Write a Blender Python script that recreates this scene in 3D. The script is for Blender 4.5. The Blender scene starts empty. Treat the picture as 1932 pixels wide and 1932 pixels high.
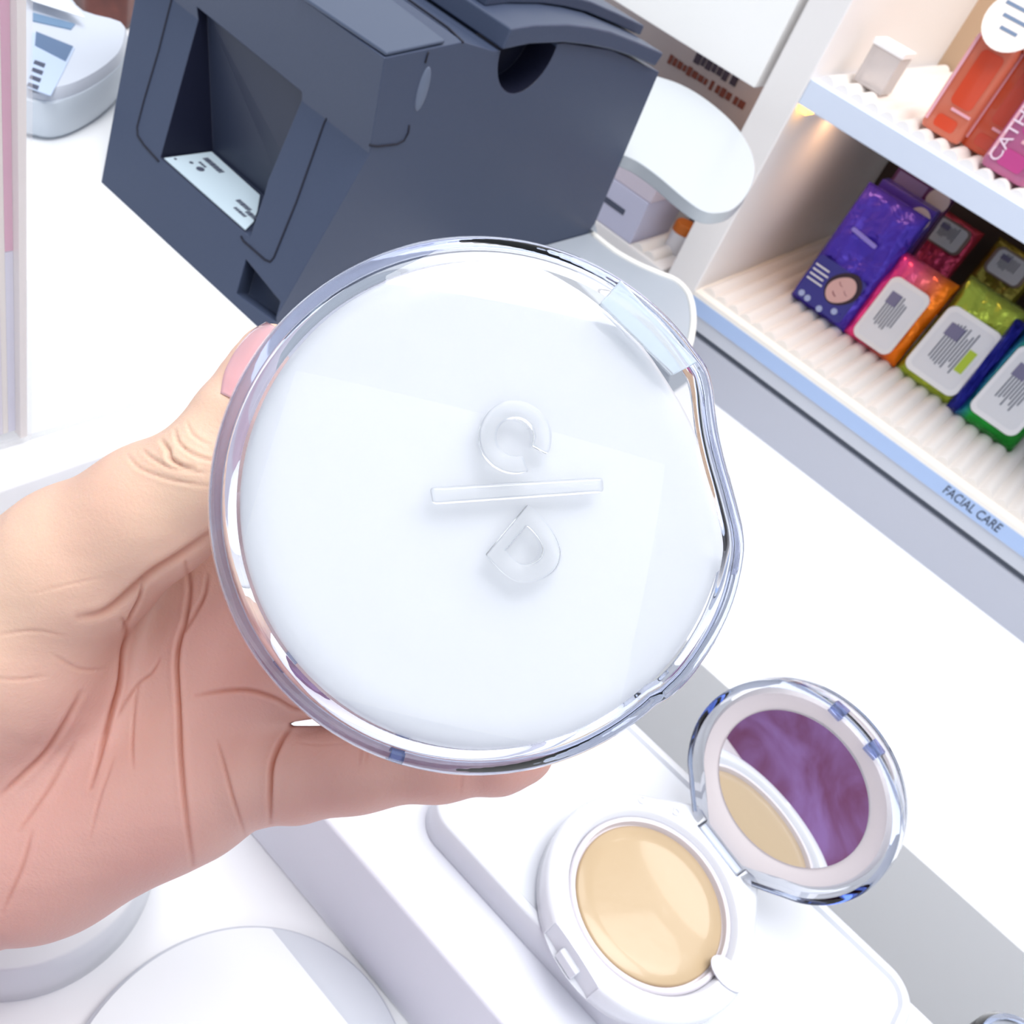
import bpy, bmesh, math, random
import numpy as np
from mathutils import Vector, Matrix
random.seed(4)
PI = math.pi
S = bpy.context.scene
COL = S.collection

# ------------------------------------------------------------------ camera
M = np.array([[0.70694683, 0.62837365, 0.32461167],
              [0.63703574, -0.36632748, -0.67822536],
              [-0.30726477, 0.6862585, -0.65927052]])      # rows: image right, image down, view direction
F = 1714.0
CAM = np.array([0.0, 0.0, 0.27955])
cam = bpy.data.cameras.new('camera')
cam.sensor_width = 36.0
cam.lens = F / 1932 * 36
cam.clip_start = 0.01
cam.dof.use_dof = True
cam.dof.focus_distance = 0.146
cam.dof.aperture_fstop = 58
co = bpy.data.objects.new('camera', cam)
COL.objects.link(co)
R3 = Matrix(((M[0][0], -M[1][0], -M[2][0]), (M[0][1], -M[1][1], -M[2][1]), (M[0][2], -M[1][2], -M[2][2])))
co.matrix_world = Matrix.Translation(CAM) @ R3.to_4x4()
S.camera = co

# ------------------------------------------------------------------ world, shop lights and an added fill
w = bpy.data.worlds.new('world')
S.world = w
w.use_nodes = True
w.node_tree.nodes['Background'].inputs[0].default_value = (0.80, 0.88, 1.0, 1)
w.node_tree.nodes['Background'].inputs[1].default_value = 0.46


def area(name, loc, target, sx, sy, power, color=(1, 1, 1)):
    l = bpy.data.lights.new(name, 'AREA')
    l.shape = 'RECTANGLE'
    l.size, l.size_y, l.energy, l.color = sx, sy, power, color
    o = bpy.data.objects.new(name, l)
    COL.objects.link(o)
    o.location = loc
    o.rotation_euler = (Vector(target) - Vector(loc)).to_track_quat('-Z', 'Y').to_euler()
    return o


area('ceiling_and_fill_light', (0.05, 0.10, 1.7), (0.0, 0.15, 0), 1.1, 0.9, 20, (1.0, 0.99, 0.985))
area('ceiling_and_fill_light', (0.45, 0.95, 1.75), (-0.05, 0.3, 0), 0.9, 0.4, 7, (1.0, 0.985, 0.97))
area('ceiling_and_fill_light', (-0.95, 0.45, 1.6), (-0.2, 0.25, 0), 0.6, 0.8, 5, (1.0, 0.99, 0.98))
area('ceiling_and_fill_light', (0.85, -0.95, 1.25), (-0.05, 0.1, 0.15), 1.6, 1.2, 7, (0.98, 0.99, 1.0))  # unseen soft fill added to brighten the face of the held compact
S.view_settings.view_transform = 'Standard'
S.view_settings.look = 'None'
S.view_settings.exposure = 0.33
S.view_settings.gamma = 1.0
S.view_settings.use_curve_mapping = False
S.cycles.max_bounces = 14
S.cycles.transmission_bounces = 14
S.cycles.sample_clamp_indirect = 10


# ------------------------------------------------------------------ geometry from sight lines and planes
def ray(x, y):
    return M.T @ np.array([x - 966.0, y - 966.0, F])


def onz(x, y, z):
    d = ray(x, y)
    return Vector(CAM + d * (z - CAM[2]) / d[2])


def onY(x, y, Y):
    d = ray(x, y)
    return Vector(CAM + d * (Y - CAM[1]) / d[1])


def onX(x, y, X):
    d = ray(x, y)
    return Vector(CAM + d * (X - CAM[0]) / d[0])


def onP(x, y, p0, n):
    d = Vector(ray(x, y))
    c = Vector(CAM)
    return c + d * ((Vector(p0) - c).dot(n) / d.dot(n))


def at(x, y, dmm):
    return Vector(CAM + ray(x, y) / F * dmm * 0.001)


# ------------------------------------------------------------------ materials
def lin(h):
    h = h.lstrip('#')
    c = [int(h[i:i + 2], 16) / 255 for i in (0, 2, 4)]
    return tuple([(v / 12.92 if v <= 0.04045 else ((v + 0.055) / 1.055) ** 2.4) for v in c] + [1.0])


MATS = {}


def mat(name, color, rough=0.5, metal=0.0, trans=0.0, ior=1.45, coat=0.0, sss=0.0, spec=0.5, alpha=1.0, emit=None, es=0.0):
    if name in MATS:
        return MATS[name]
    m = bpy.data.materials.new(name)
    m.use_nodes = True
    b = m.node_tree.nodes['Principled BSDF']
    b.inputs['Base Color'].default_value = lin(color) if isinstance(color, str) else tuple(color) + (1,)
    b.inputs['Roughness'].default_value = rough
    b.inputs['Metallic'].default_value = metal
    b.inputs['Transmission Weight'].default_value = trans
    b.inputs['IOR'].default_value = ior
    b.inputs['Coat Weight'].default_value = coat
    b.inputs['Coat Roughness'].default_value = 0.05
    b.inputs['Specular IOR Level'].default_value = spec
    b.inputs['Alpha'].default_value = alpha
    if sss:
        b.inputs['Subsurface Weight'].default_value = sss
        b.inputs['Subsurface Radius'].default_value = (1.0, 0.4, 0.2)
        b.inputs['Subsurface Scale'].default_value = 0.003
    if emit:
        b.inputs['Emission Color'].default_value = lin(emit)
        b.inputs['Emission Strength'].default_value = es
    MATS[name] = m
    return m


def add_noise(m, c1, c2, scale, detail=3, bump=0.0, dist=0.0, bscale=None):
    nt = m.node_tree
    b = nt.nodes['Principled BSDF']
    tc = nt.nodes.new('ShaderNodeTexCoord')
    n = nt.nodes.new('ShaderNodeTexNoise')
    n.inputs['Scale'].default_value = scale
    n.inputs['Detail'].default_value = detail
    n.inputs['Distortion'].default_value = dist
    nt.links.new(tc.outputs['Object'], n.inputs['Vector'])
    r = nt.nodes.new('ShaderNodeValToRGB')
    r.color_ramp.elements[0].position = 0.35
    r.color_ramp.elements[1].position = 0.65
    r.color_ramp.elements[0].color = lin(c1)
    r.color_ramp.elements[1].color = lin(c2)
    nt.links.new(n.outputs['Fac'], r.inputs['Fac'])
    nt.links.new(r.outputs['Color'], b.inputs['Base Color'])
    if bump:
        n2 = nt.nodes.new('ShaderNodeTexNoise')
        n2.inputs['Scale'].default_value = bscale or scale
        nt.links.new(tc.outputs['Object'], n2.inputs['Vector'])
        bp = nt.nodes.new('ShaderNodeBump')
        bp.inputs['Strength'].default_value = bump
        bp.inputs['Distance'].default_value = 0.002
        nt.links.new(n2.outputs['Fac'], bp.inputs['Height'])
        nt.links.new(bp.outputs['Normal'], b.inputs['Normal'])
    return m


def gradient(m, stops, axis, lo, hi):
    """local-space colour change of a two-tone foil"""
    nt = m.node_tree
    b = nt.nodes['Principled BSDF']
    tc = nt.nodes.new('ShaderNodeTexCoord')
    sp = nt.nodes.new('ShaderNodeSeparateXYZ')
    nt.links.new(tc.outputs['Object'], sp.inputs[0])
    mr = nt.nodes.new('ShaderNodeMapRange')
    mr.inputs[1].default_value = lo
    mr.inputs[2].default_value = hi
    nt.links.new(sp.outputs[axis], mr.inputs[0])
    r = nt.nodes.new('ShaderNodeValToRGB')
    els = r.color_ramp.elements
    for i, (p, c) in enumerate(stops):
        e = els[i] if i < 2 else els.new(p)
        e.position = p
        e.color = lin(c)
    nt.links.new(mr.outputs[0], r.inputs['Fac'])
    nt.links.new(r.outputs['Color'], b.inputs['Base Color'])
    return m


WHITE = mat('white_laminate', '#f3f4f6', 0.35)
WHITE2 = mat('white_gloss_plastic', '#dfe2e8', 0.18, coat=0.3)
GREYW = mat('pale_grey_laminate', '#dfe2ea', 0.4)
DARK = mat('charcoal_plastic', '#3f4961', 0.42, spec=0.45)
add_noise(DARK, '#3c465d', '#414b62', 2600, 2, 0.12)
DARKIN = mat('black_plastic', '#10131f', 0.5)
CLEAR = mat('clear_plastic', (0.99, 0.995, 1.0), 0.0, trans=1.0, ior=1.46)
CLEARB = mat('clear_bluish_plastic', (1.0, 1.0, 1.0), 0.0, trans=1.0, ior=1.45)
_va = CLEARB.node_tree.nodes.new('ShaderNodeVolumeAbsorption')      # plastic that turns blue where it is thick
_va.inputs['Color'].default_value = (0.62, 0.74, 1.0, 1)
_va.inputs['Density'].default_value = 60
CLEARB.node_tree.links.new(_va.outputs[0], CLEARB.node_tree.nodes['Material Output'].inputs['Volume'])
ACR = mat('clear_acrylic', (0.93, 0.93, 0.96), 0.03, ior=1.4, alpha=0.16)
INK = mat('grey_ink', '#4a4f63', 0.6)
BLACKINK = mat('black_ink', '#1d2130', 0.6)
LABEL = mat('white_label', '#eceef2', 0.45)


# ------------------------------------------------------------------ object helpers
def tag(o, label=None, cat=None, group=None, kind=None):
    if label: o['label'] = label
    if cat: o['category'] = cat
    if group: o['group'] = group
    if kind: o['kind'] = kind
    return o


def empty(name, loc=(0, 0, 0), label=None, cat=None, group=None):
    o = bpy.data.objects.new(name, None)
    o.empty_display_size = 0.01
    o.location = loc
    COL.objects.link(o)
    return tag(o, label, cat, group)


def wl(o):
    m = o.matrix_basis.copy()
    p = o.parent
    while p:
        m = p.matrix_basis @ m
        p = p.parent
    return m


def put(name, bm, m, parent=None, smooth=False, bevel=0.0, seg=3, angle=35, origin=None):
    """bm holds world coordinates; links it as one mesh object"""
    bmesh.ops.remove_doubles(bm, verts=bm.verts, dist=1e-7)
    bmesh.ops.recalc_face_normals(bm, faces=bm.faces)
    me = bpy.data.meshes.new(name)
    bm.to_mesh(me)
    bm.free()
    return putme(name, me, m, parent, smooth, bevel, seg, angle, origin)


def putme(name, me, m, parent=None, smooth=False, bevel=0.0, seg=3, angle=35, origin=None):
    o = bpy.data.objects.new(name, me)
    COL.objects.link(o)
    if parent is not None:
        o.parent = parent
        me.transform(wl(parent).inverted())
    else:
        n = len(me.vertices)
        a = np.empty(n * 3, dtype=np.float32)
        me.vertices.foreach_get('co', a)
        a = a.reshape(-1, 3)
        c = Vector(((a[:, 0].min() + a[:, 0].max()) / 2, (a[:, 1].min() + a[:, 1].max()) / 2, a[:, 2].min()))
        if origin is not None:
            c = Vector(origin)
        me.transform(Matrix.Translation(-c))
        o.location = c
    ms = m if isinstance(m, (list, tuple)) else [m]
    for x in ms:
        me.materials.append(x)
    if smooth or bevel:
        me.polygons.foreach_set('use_smooth', [True] * len(me.polygons))
        me.update()
        if smooth != 'all':
            me.set_sharp_from_angle(angle=math.radians(angle))
    if bevel:
        b = o.modifiers.new('bevel', 'BEVEL')
        b.width = bevel
        b.segments = seg
        b.limit_method = 'ANGLE'
        b.angle_limit = math.radians(30)
        b.harden_normals = True
        me.set_sharp_from_angle(angle=math.radians(180))
    return o


def box_bm(x0, x1, y0, y1, z0, z1, bm=None, mtx=None):
    bm = bm or bmesh.new()
    vs = [bm.verts.new((x, y, z)) for z in (z0, z1) for y in (y0, y1) for x in (x0, x1)]
    for q in ((0, 1, 3, 2), (4, 5, 7, 6), (0, 1, 5, 4), (2, 3, 7, 6), (0, 2, 6, 4), (1, 3, 7, 5)):
        bm.faces.new([vs[i] for i in q])
    if mtx is not None:
        bmesh.ops.transform(bm, matrix=mtx, verts=vs)
    return bm


def hexa(pts, bm=None):
    """8 points: 4 of one face then the 4 facing them"""
    bm = bm or bmesh.new()
    v = [bm.verts.new(p) for p in pts]
    for q in ((0, 1, 2, 3), (7, 6, 5, 4), (0, 4, 5, 1), (1, 5, 6, 2), (2, 6, 7, 3), (3, 7, 4, 0)):
        bm.faces.new([v[i] for i in q])
    return bm


def loft(rings, bm=None, cap0=True, cap1=True, closed=True):
    bm = bm or bmesh.new()
    V = [[bm.verts.new(p) for p in r] for r in rings]
    n = len(V[0])
    for a, b in zip(V[:-1], V[1:]):
        for i in range(n if closed else n - 1):
            j = (i + 1) % n
            bm.faces.new((a[i], a[j], b[j], b[i]))
    if cap0: bm.faces.new(V[0][::-1])
    if cap1: bm.faces.new(V[-1])
    return bm


def prism(poly, vec, bm=None):
    vec = Vector(vec)
    return loft([[Vector(p) for p in poly], [Vector(p) + vec for p in poly]], bm)


def tube(pts, r, bm=None, n=8, cap=True):
    bm = bm or bmesh.new()
    pts = [Vector(p) for p in pts]
    rings = []
    up = None
    for i, p in enumerate(pts):
        t = (pts[min(i + 1, len(pts) - 1)] - pts[max(i - 1, 0)]).normalized()
        if up is None:
            up = t.orthogonal().normalized()
        up = (up - t * up.dot(t)).normalized()
        s = t.cross(up)
        rr = r[i] if isinstance(r, (list, tuple)) else r
        rings.append([p + (up * math.cos(2 * PI * k / n) + s * math.sin(2 * PI * k / n)) * rr for k in range(n)])
    return loft(rings, bm, cap, cap)


def smooth_path(pts, k=6, closed=False):
    P = [Vector(p) for p in pts]
    n = len(P)
    out = []
    rng = range(n) if closed else range(n - 1)
    for i in rng:
        if closed:
            a, b, c, d = P[(i - 1) % n], P[i], P[(i + 1) % n], P[(i + 2) % n]
        else:
            a, b, c, d = P[max(i - 1, 0)], P[i], P[i + 1], P[min(i + 2, n - 1)]
        for j in range(k):
            t = j / k
            out.append(0.5 * ((2 * b) + (c - a) * t + (2 * a - 5 * b + 4 * c - d) * t * t + (3 * b - a - 3 * c + d) * t ** 3))
    if not closed:
        out.append(P[-1])
    return out


def text(name, s, origin, xdir, ydir, size, m, parent=None, depth=0.0002, align='LEFT', fit=None, spacing=1.0):
    cu = bpy.data.curves.new(name, 'FONT')
    cu.body = s
    cu.size = 1.0
    cu.extrude = 0.5
    cu.align_x = align
    cu.space_character = spacing
    cu.resolution_u = 3
    o = bpy.data.objects.new(name, cu)
    COL.objects.link(o)
    bpy.context.view_layer.update()
    me = bpy.data.meshes.new_from_object(o.evaluated_get(bpy.context.evaluated_depsgraph_get()))
    bpy.data.objects.remove(o)
    x = Vector(xdir).normalized()
    n = x.cross(Vector(ydir)).normalized()
    y = n.cross(x)
    sx = size
    if fit:
        xs = [v.co.x for v in me.vertices]
        sx = fit / (max(xs) - min(xs))
    T = Matrix.Translation(Vector(origin)) @ Matrix((x, y, n)).transposed().to_4x4() @ Matrix.Diagonal((sx, size, depth * 2, 1))
    me.transform(T)
    return putme(name, me, m, parent)


def boolcut(o, cutters):
    """carve the cutter meshes out of o and keep the result as o's own mesh"""
    tmp = []
    for bm in cutters:
        bmesh.ops.recalc_face_normals(bm, faces=bm.faces)
        me = bpy.data.meshes.new('cut')
        bm.to_mesh(me)
        bm.free()
        c = bpy.data.objects.new('cut', me)
        COL.objects.link(c)
        tmp.append(c)
        md = o.modifiers.new('cut', 'BOOLEAN')
        md.operation = 'DIFFERENCE'
        md.object = c
        md.solver = 'EXACT'
    bpy.context.view_layer.update()
    me = bpy.data.meshes.new_from_object(o.evaluated_get(bpy.context.evaluated_depsgraph_get()))
    o.modifiers.clear()
    o.data = me
    for c in tmp:
        bpy.data.objects.remove(c)


# ================================================================== LARGE STRUCTURE
ZU = -0.185                                   # top of the wall-side counter
YS = (onz(1353, 760, ZU).y + onz(1906, 1200, ZU).y) / 2      # front of the shelving
fl = put('floor', box_bm(-2.6, 2.4, -1.4, 2.2, -1.02, -1.0), mat('pale_floor_tile', '#d9dbe0', 0.4))
tag(fl, kind='structure')
wb = put('wall_back', box_bm(-2.6, 2.4, 1.32, 1.38, -1.0, 1.3), mat('white_wall_paint', '#e9e8ea', 0.6))
tag(wb, kind='structure')

YR = onz(1331, 1258, ZU).y
c = put('shelf_counter', prism([(-1.0, 0.552, -1.0), (-0.2415, 0.552, -1.0), (-0.2415, YR, -1.0), (1.6, YR, -1.0), (1.6, 1.3, -1.0), (-1.0, 1.3, -1.0)], (0, 0, 1.0 + ZU)), WHITE, bevel=0.0015)
tag(c, 'long white counter top running in front of the product shelves', 'counter')

c = put('cashier_counter', box_bm(-1.5, -0.245, -0.5, 0.549, -1.0, 0.0), WHITE, bevel=0.003)
tag(c, 'white cashier counter carrying the receipt printer and the card terminal', 'counter')

# low front counter with a raised display box
c = put('front_counter', box_bm(-0.243, 0.9, -0.42, 0.262, -1.0, -0.0735), WHITE, bevel=0.002)
tag(c, 'low white counter in front below the hand and the display box', 'counter')
YB = onz(760, 1715, -0.015).y
c = put('display_box', box_bm(-0.235, 0.8, YB, 0.256, -0.0735, -0.015), mat('white_board', '#e2e4ec', 0.4), bevel=0.002)
tag(c, 'long raised white display box carrying the tester tray', 'display box')

# ================================================================== SHELVING UNIT
def zS(x, y):
    return onY(x, y, YS).z


def xS(x, y):
    return onY(x, y, YS).x


zlip = (zS(1312, 553) + zS(1932, 996)) / 2
zblue = (zS(1304, 590) + zS(1932, 1045)) / 2
zgro = (zS(1304, 631) + zS(1932, 1083)) / 2
zup0 = (zS(1510, 195) + zS(1932, 465)) / 2
zup1 = (zS(1543, 154) + zS(1932, 394)) / 2
xseam = (xS(1518, 0) + xS(1400, 220)) / 2
xin = (xS(1612, 0) + xS(1400, 385)) / 2
XR = 1.3
unit = empty('shelf_unit', (xin, YS, ZU), 'white open shelving unit with a blue label strip and two stocked levels', 'shelf')
SH = mat('shelf_white', '#eeeae8', 0.45)
FASC = mat('shelf_fascia_grey', '#c4c8d2', 0.4)
FASC2 = mat('shelf_plinth_grey', '#b9bcc8', 0.4)
BLUE = mat('blue_label_strip', '#a9c0e6', 0.35)
CREAM = mat('cream_edge', '#f5efe6', 0.4)
put('plinth', box_bm(xseam, XR, YS, YS + 0.40, ZU, zgro - 0.004), FASC2, unit)
put('shadow_gap_rail', box_bm(xseam, XR, YS + 0.006, YS + 0.40, zgro - 0.004, zgro + 0.003), mat('dark_grey_rail', '#6d7480', 0.5), unit)
put('shelf_board', box_bm(xseam, XR, YS, YS + 0.40, zgro + 0.003, zblue), FASC, unit)
put('label_strip', box_bm(xin, XR, YS - 0.0015, YS + 0.39, zblue, zlip - 0.0045), BLUE, unit)
put('edge_trim', box_bm(xin, XR, YS - 0.001, YS + 0.395, zlip - 0.0045, zlip), CREAM, unit)
put('upper_shelf', box_bm(xin, XR, YS, YS + 0.34, zup0, zup1), mat('upper_shelf_edge', '#d8e1f2', 0.35), unit, bevel=0.001)
put('side_panel', box_bm(xseam + 0.004, xin, YS - 0.001, YS + 0.40, zgro, 0.7), SH, unit, bevel=0.002)
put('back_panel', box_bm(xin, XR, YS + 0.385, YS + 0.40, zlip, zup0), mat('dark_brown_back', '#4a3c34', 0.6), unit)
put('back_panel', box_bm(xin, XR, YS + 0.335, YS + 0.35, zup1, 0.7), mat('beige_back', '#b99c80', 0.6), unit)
f1, f2 = onY(1785, 918, YS - 0.0015), onY(1887, 988, YS - 0.0015)
text('lettering', 'FACIAL CARE', (f1.x, YS - 0.0016, zblue + 0.004), (1, 0, 0), (0, 0, 1), 0.0125, BLACKINK, unit, fit=(f2.x - f1.x) * 1.05)
# warm strip lamp under the upper shelf
led = put('strip_lamp', box_bm(xin + 0.001, xin + 0.009, YS + 0.006, YS + 0.03, zup0 - 0.006, zup0 - 0.0005),
          mat('warm_lamp', '#ffd080', 0.4, emit='#ffb84d', es=4.0), unit)
area('shelf_strip_light', (xin + 0.012, YS + 0.10, zup0 - 0.009), (xin + 0.03, YS + 0.10, zlip), 0.012, 0.16, 0.10, (1.0, 0.55, 0.25))
area('shelf_spot_light', (xin + 0.25, YS + 0.05, 0.6), (xin + 0.2, YS + 0.12, zup1), 0.4, 0.08, 0.5, (1, 0.93, 0.86))


def ribbed(name, x0, x1, y0, y1, z, pitch, h, m):
    """liner sheet with rounded ribs running front to back"""
    bm = bmesh.new()
    n = int((x1 - x0) / pitch)
    k = 6
    prof = []
    for i in range(n * k + 1):
        x = x0 + pitch * i / k
        prof.append((x, z + 0.0012 + h * abs(math.sin(PI * i / k)) ** 0.8))
    a = [bm.verts.new((x, y0, zz)) for x, zz in prof]
    a2 = [bm.verts.new((x, y0 + 0.004, zz)) for x, zz in prof]
    b = [bm.verts.new((x, y1, zz)) for x, zz in prof]
    a0 = [bm.verts.new((x, y0, z)) for x, zz in prof]
    b0 = [bm.verts.new((x, y1, z)) for x, zz in prof]
    for i in range(len(prof) - 1):
        bm.faces.new((a[i], a[i + 1], a2[i + 1], a2[i]))
        bm.faces.new((a2[i], a2[i + 1], b[i + 1], b[i]))
        bm.faces.new((a0[i], a0[i + 1], a[i + 1], a[i]))
        bm.faces.new((b[i], b[i + 1], b0[i + 1], b0[i]))
        bm.faces.new((b0[i], b0[i + 1], a0[i + 1], a0[i]))
    bm.faces.new((a[0], a2[0], b[0], b0[0], a0[0]))
    bm.faces.new((a[-1], a0[-1], b0[-1], b[-1], a2[-1]))
    return put(name, bm, m, smooth=True, angle=60)


LIN = mat('ivory_liner', '#ece6e1', 0.5)
rb = ribbed('shelf_liner', xin + 0.003, XR - 0.02, YS + 0.010, YS + 0.33, zlip, 0.0148, 0.0052, LIN)
tag(rb, 'ivory ribbed plastic liner on the lower shelf under the wipe packs', 'shelf liner')
rb2 = ribbed('shelf_liner', xin + 0.003, XR - 0.02, YS + 0.010, YS + 0.33, zup1, 0.0148, 0.0052, LIN)
tag(rb2, 'ivory ribbed plastic liner on the upper shelf under the spray bottles', 'shelf liner')
ZL = zlip + 0.0064
ZT = zup1 + 0.0064

# ---- neighbouring bay on the left
bay = empty('shelf_bay', (xseam - 0.2, YS, ZU), 'neighbouring white shelf bay with a taupe header behind the round stand', 'shelf')
zh = (onY(1155, 0, YS).z + onY(1425, 165, YS).z) / 2
XB0 = xseam - 1.1
put('header_panel', box_bm(XB0, xseam - 0.003, YS - 0.001, YS + 0.02, zh, 0.75), mat('header_white', '#fbfaf8', 0.4), bay, bevel=0.001)
TAUPE = mat('taupe_board', '#cdc2c0', 0.6)
put('back_panel', box_bm(XB0, xseam - 0.003, YS + 0.16, YS + 0.175, zlip - 0.05, zh + 0.1), TAUPE, bay)
put('bottom_shelf', box_bm(XB0, xseam - 0.003, YS, YS + 0.155, zgro, zlip - 0.003), SH, bay, bevel=0.001)
put('plinth', box_bm(XB0, xseam - 0.003, YS + 0.001, YS + 0.155, ZU, zgro - 0.001), mat('plinth_pale', '#c9cad4', 0.4), bay)
def dash_row(name, x0, x1, y, z, h, m, seed):
    # printing too far away to read: a row of short strokes
    rnd = random.Random(seed)
    bm = bmesh.new()
    x = x0
    while x < x1:
        w_ = rnd.uniform(0.004, 0.008)
        hh = h * rnd.uniform(0.6, 1.0)
        box_bm(x, x + w_, y - 0.0004, y, z - hh / 2, z + hh / 2, bm)
        x += w_ + rnd.choice((0.0015, 0.0015, 0.004))
    return put(name, bm, m, bay)



a1, a2 = onY(1262, 110, YS + 0.1595), onY(1402, 208, YS + 0.1595)
dash_row('blurred_print', a1.x, a2.x, YS + 0.1595, a1.z, 0.010, mat('brick_ink', '#8a4b3c', 0.6), 1)
a1, a2 = onY(1312, 106, YS + 0.1595), onY(1382, 152, YS + 0.1595)
dash_row('blurred_print', a1.x, a2.x, YS + 0.1595, a1.z, 0.012, mat('plum_ink', '#4f4452', 0.6), 2)
# goods standing in that bay
zb = zlip - 0.0028
LIL = mat('lilac_carton', '#c4c4da', 0.5)
PNK = mat('pale_pink_carton', '#d0c6d2', 0.5)
DRK = mat('grey_carton', '#6b6566', 0.5)
xc = onY(1226, 380, YS + 0.003).x


def carton(x0, x1, y0, y1, z0, z1, m, label, line=True):
    o = empty('carton', ((x0 + x1) / 2, (y0 + y1) / 2, z0), label, 'box', 'cartons in the neighbouring bay')
    put('body', box_bm(x0, x1, y0, y1, z0, z1), m, o, bevel=0.0008)
    if line:
        put('print_band', box_bm(x0 + 0.006, x1 - 0.02, y0 - 0.0004, y0, z0 + (z1 - z0) * 0.45, z0 + (z1 - z0) * 0.58), INK, o)
    return o


zc1 = onY(1165, 342, YS + 0.003).z
zc2 = onY(1190, 316, YS + 0.003).z
carton(xc - 0.20, xc, YS + 0.003, YS + 0.08, zb, zc1 - 0.0003, LIL, 'pale lilac carton at the bottom of the carton pile in the left bay')
carton(xc - 0.20, xc + 0.001, YS + 0.004, YS + 0.08, zc1, zc1 + 0.036, PNK, 'pale pink carton second from the bottom of the pile in the left bay', False)
carton(xc - 0.20, xc - 0.001, YS + 0.003, YS + 0.08, zc1 + 0.0363, zc1 + 0.075, LIL, 'pale lilac carton topmost of the carton pile in the left bay')
carton(xc + 0.006, xc + 0.030, YS + 0.10, YS + 0.14, zb, zb + 0.10, DRK, 'dark grey carton beside the carton pile in the left bay', False)
tub = empty('jar', (xseam - 0.022, YS + 0.05, zb), 'small jar with an orange lid beside the pale cartons in the left bay', 'jar')
bmr = None


def lathe(name, prof, cx, cy, m, parent, n=40, smooth=True, axis=None):
    rings = [[Vector((cx + r * math.cos(2 * PI * k / n), cy + r * math.sin(2 * PI * k / n), z)) for k in range(n)] for r, z in prof]
    if axis is not None:
        rings = [[axis @ v for v in r] for r in rings]
    return put(name, loft(rings), m, parent, smooth=smooth, angle=40)


lathe('body', [(0.010, zb), (0.011, zb + 0.003), (0.011, zb + 0.022)], xseam - 0.022, YS + 0.05, mat('jar_white', '#e5e5ea', 0.3), tub)
lathe('lid', [(0.0115, zb + 0.022), (0.0115, zb + 0.030), (0.010, zb + 0.032)], xseam - 0.022, YS + 0.05, mat('orange_lid', '#c0661c', 0.35), tub)

rb3 = ribbed('shelf_liner', xc + 0.002, xseam - 0.004, YS + 0.004, YS + 0.15, zlip - 0.003, 0.0148, 0.0052, LIN)
tag(rb3, 'narrow ivory ribbed liner in the left bay under the orange lidded jar', 'shelf liner')

# ================================================================== PRODUCTS ON THE SHELVES
def foil_noise(m, strength=0.9, scale=60):
    nt = m.node_tree
    b = nt.nodes['Principled BSDF']
    tc = nt.nodes.new('ShaderNodeTexCoord')
    n = nt.nodes.new('ShaderNodeTexNoise')
    n.inputs['Scale'].default_value = scale
    n.inputs['Detail'].default_value = 2.5
    n.inputs['Distortion'].default_value = 0.8
    nt.links.new(tc.outputs['Object'], n.inputs['Vector'])
    bp = nt.nodes.new('ShaderNodeBump')
    bp.inputs['Strength'].default_value = strength
    bp.inputs['Distance'].default_value = 0.004
    nt.links.new(n.outputs['Fac'], bp.inputs['Height'])
    nt.links.new(bp.outputs['Normal'], b.inputs['Normal'])
    return m


def pack_frame(pb, w_dir=(1, 0, 0), lean=0.0, yaw=0.0):
    """local frame at bottom-left-front corner: x across, y up (leaning back), z towards the viewer"""
    x = Vector((math.cos(yaw), math.sin(yaw), 0))
    n = Vector((math.sin(yaw), -math.cos(yaw), 0))
    u = (Vector((0, 0, 1)) * math.cos(lean) - n * math.sin(lean)).normalized()
    z = x.cross(u).normalized()
    return Matrix.Translation(pb) @ Matrix((x, u, z)).transposed().to_4x4()


def pillow(w, h, t, T, crimp=0.1, nx=26, ny=34, seed=0, amp=0.0012):
    """soft filled sachet: fat middle, flat crimped ends"""
    rnd = random.Random(seed)
    ph = [rnd.uniform(0, 6) for _ in range(8)]
    bm = bmesh.new()
    def pt(i, j, s):
        u, v = i / nx, j / ny
        ed = min(1, (1 - abs(2 * u - 1)) / 0.32)
        ev = min(1, max(0, (1 - abs(2 * v - 1)) / 0.22 - 0.10))
        d = t / 2 * (max(0, 1 - (1 - ed) ** 2) ** 0.5) * (max(0, 1 - (1 - ev) ** 2) ** 0.5)
        wob = amp * (math.sin(9 * u + 11 * v + ph[0]) + math.sin(17 * v - 7 * u + ph[1]) + 0.6 * math.sin(31 * u + ph[2] + 9 * v))
        wob *= (1 if 0 < i < nx and 0 < j < ny else 0)
        return T @ Vector((u * w, v * h, s * (d + 0.0006) + wob - t / 2))
    top = [[bm.verts.new(pt(i, j, 1)) for i in range(nx + 1)] for j in range(ny + 1)]
    bot = [[bm.verts.new(pt(i, j, -1)) for i in range(nx + 1)] for j in range(ny + 1)]
    for j in range(ny):
        for i in range(nx):
            bm.faces.new((top[j][i], top[j][i + 1], top[j + 1][i + 1], top[j + 1][i]))
            bm.faces.new((bot[j][i], bot[j + 1][i], bot[j + 1][i + 1], bot[j][i + 1]))
    for i in range(nx):
        bm.faces.new((top[0][i], bot[0][i], bot[0][i + 1], top[0][i + 1]))
        bm.faces.new((top[ny][i], top[ny][i + 1], bot[ny][i + 1], bot[ny][i]))
    for j in range(ny):
        bm.faces.new((top[j][0], top[j + 1][0], bot[j + 1][0], bot[j][0]))
        bm.faces.new((top[j][nx], bot[j][nx], bot[j + 1][nx], top[j + 1][nx]))
    return bm


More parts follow.
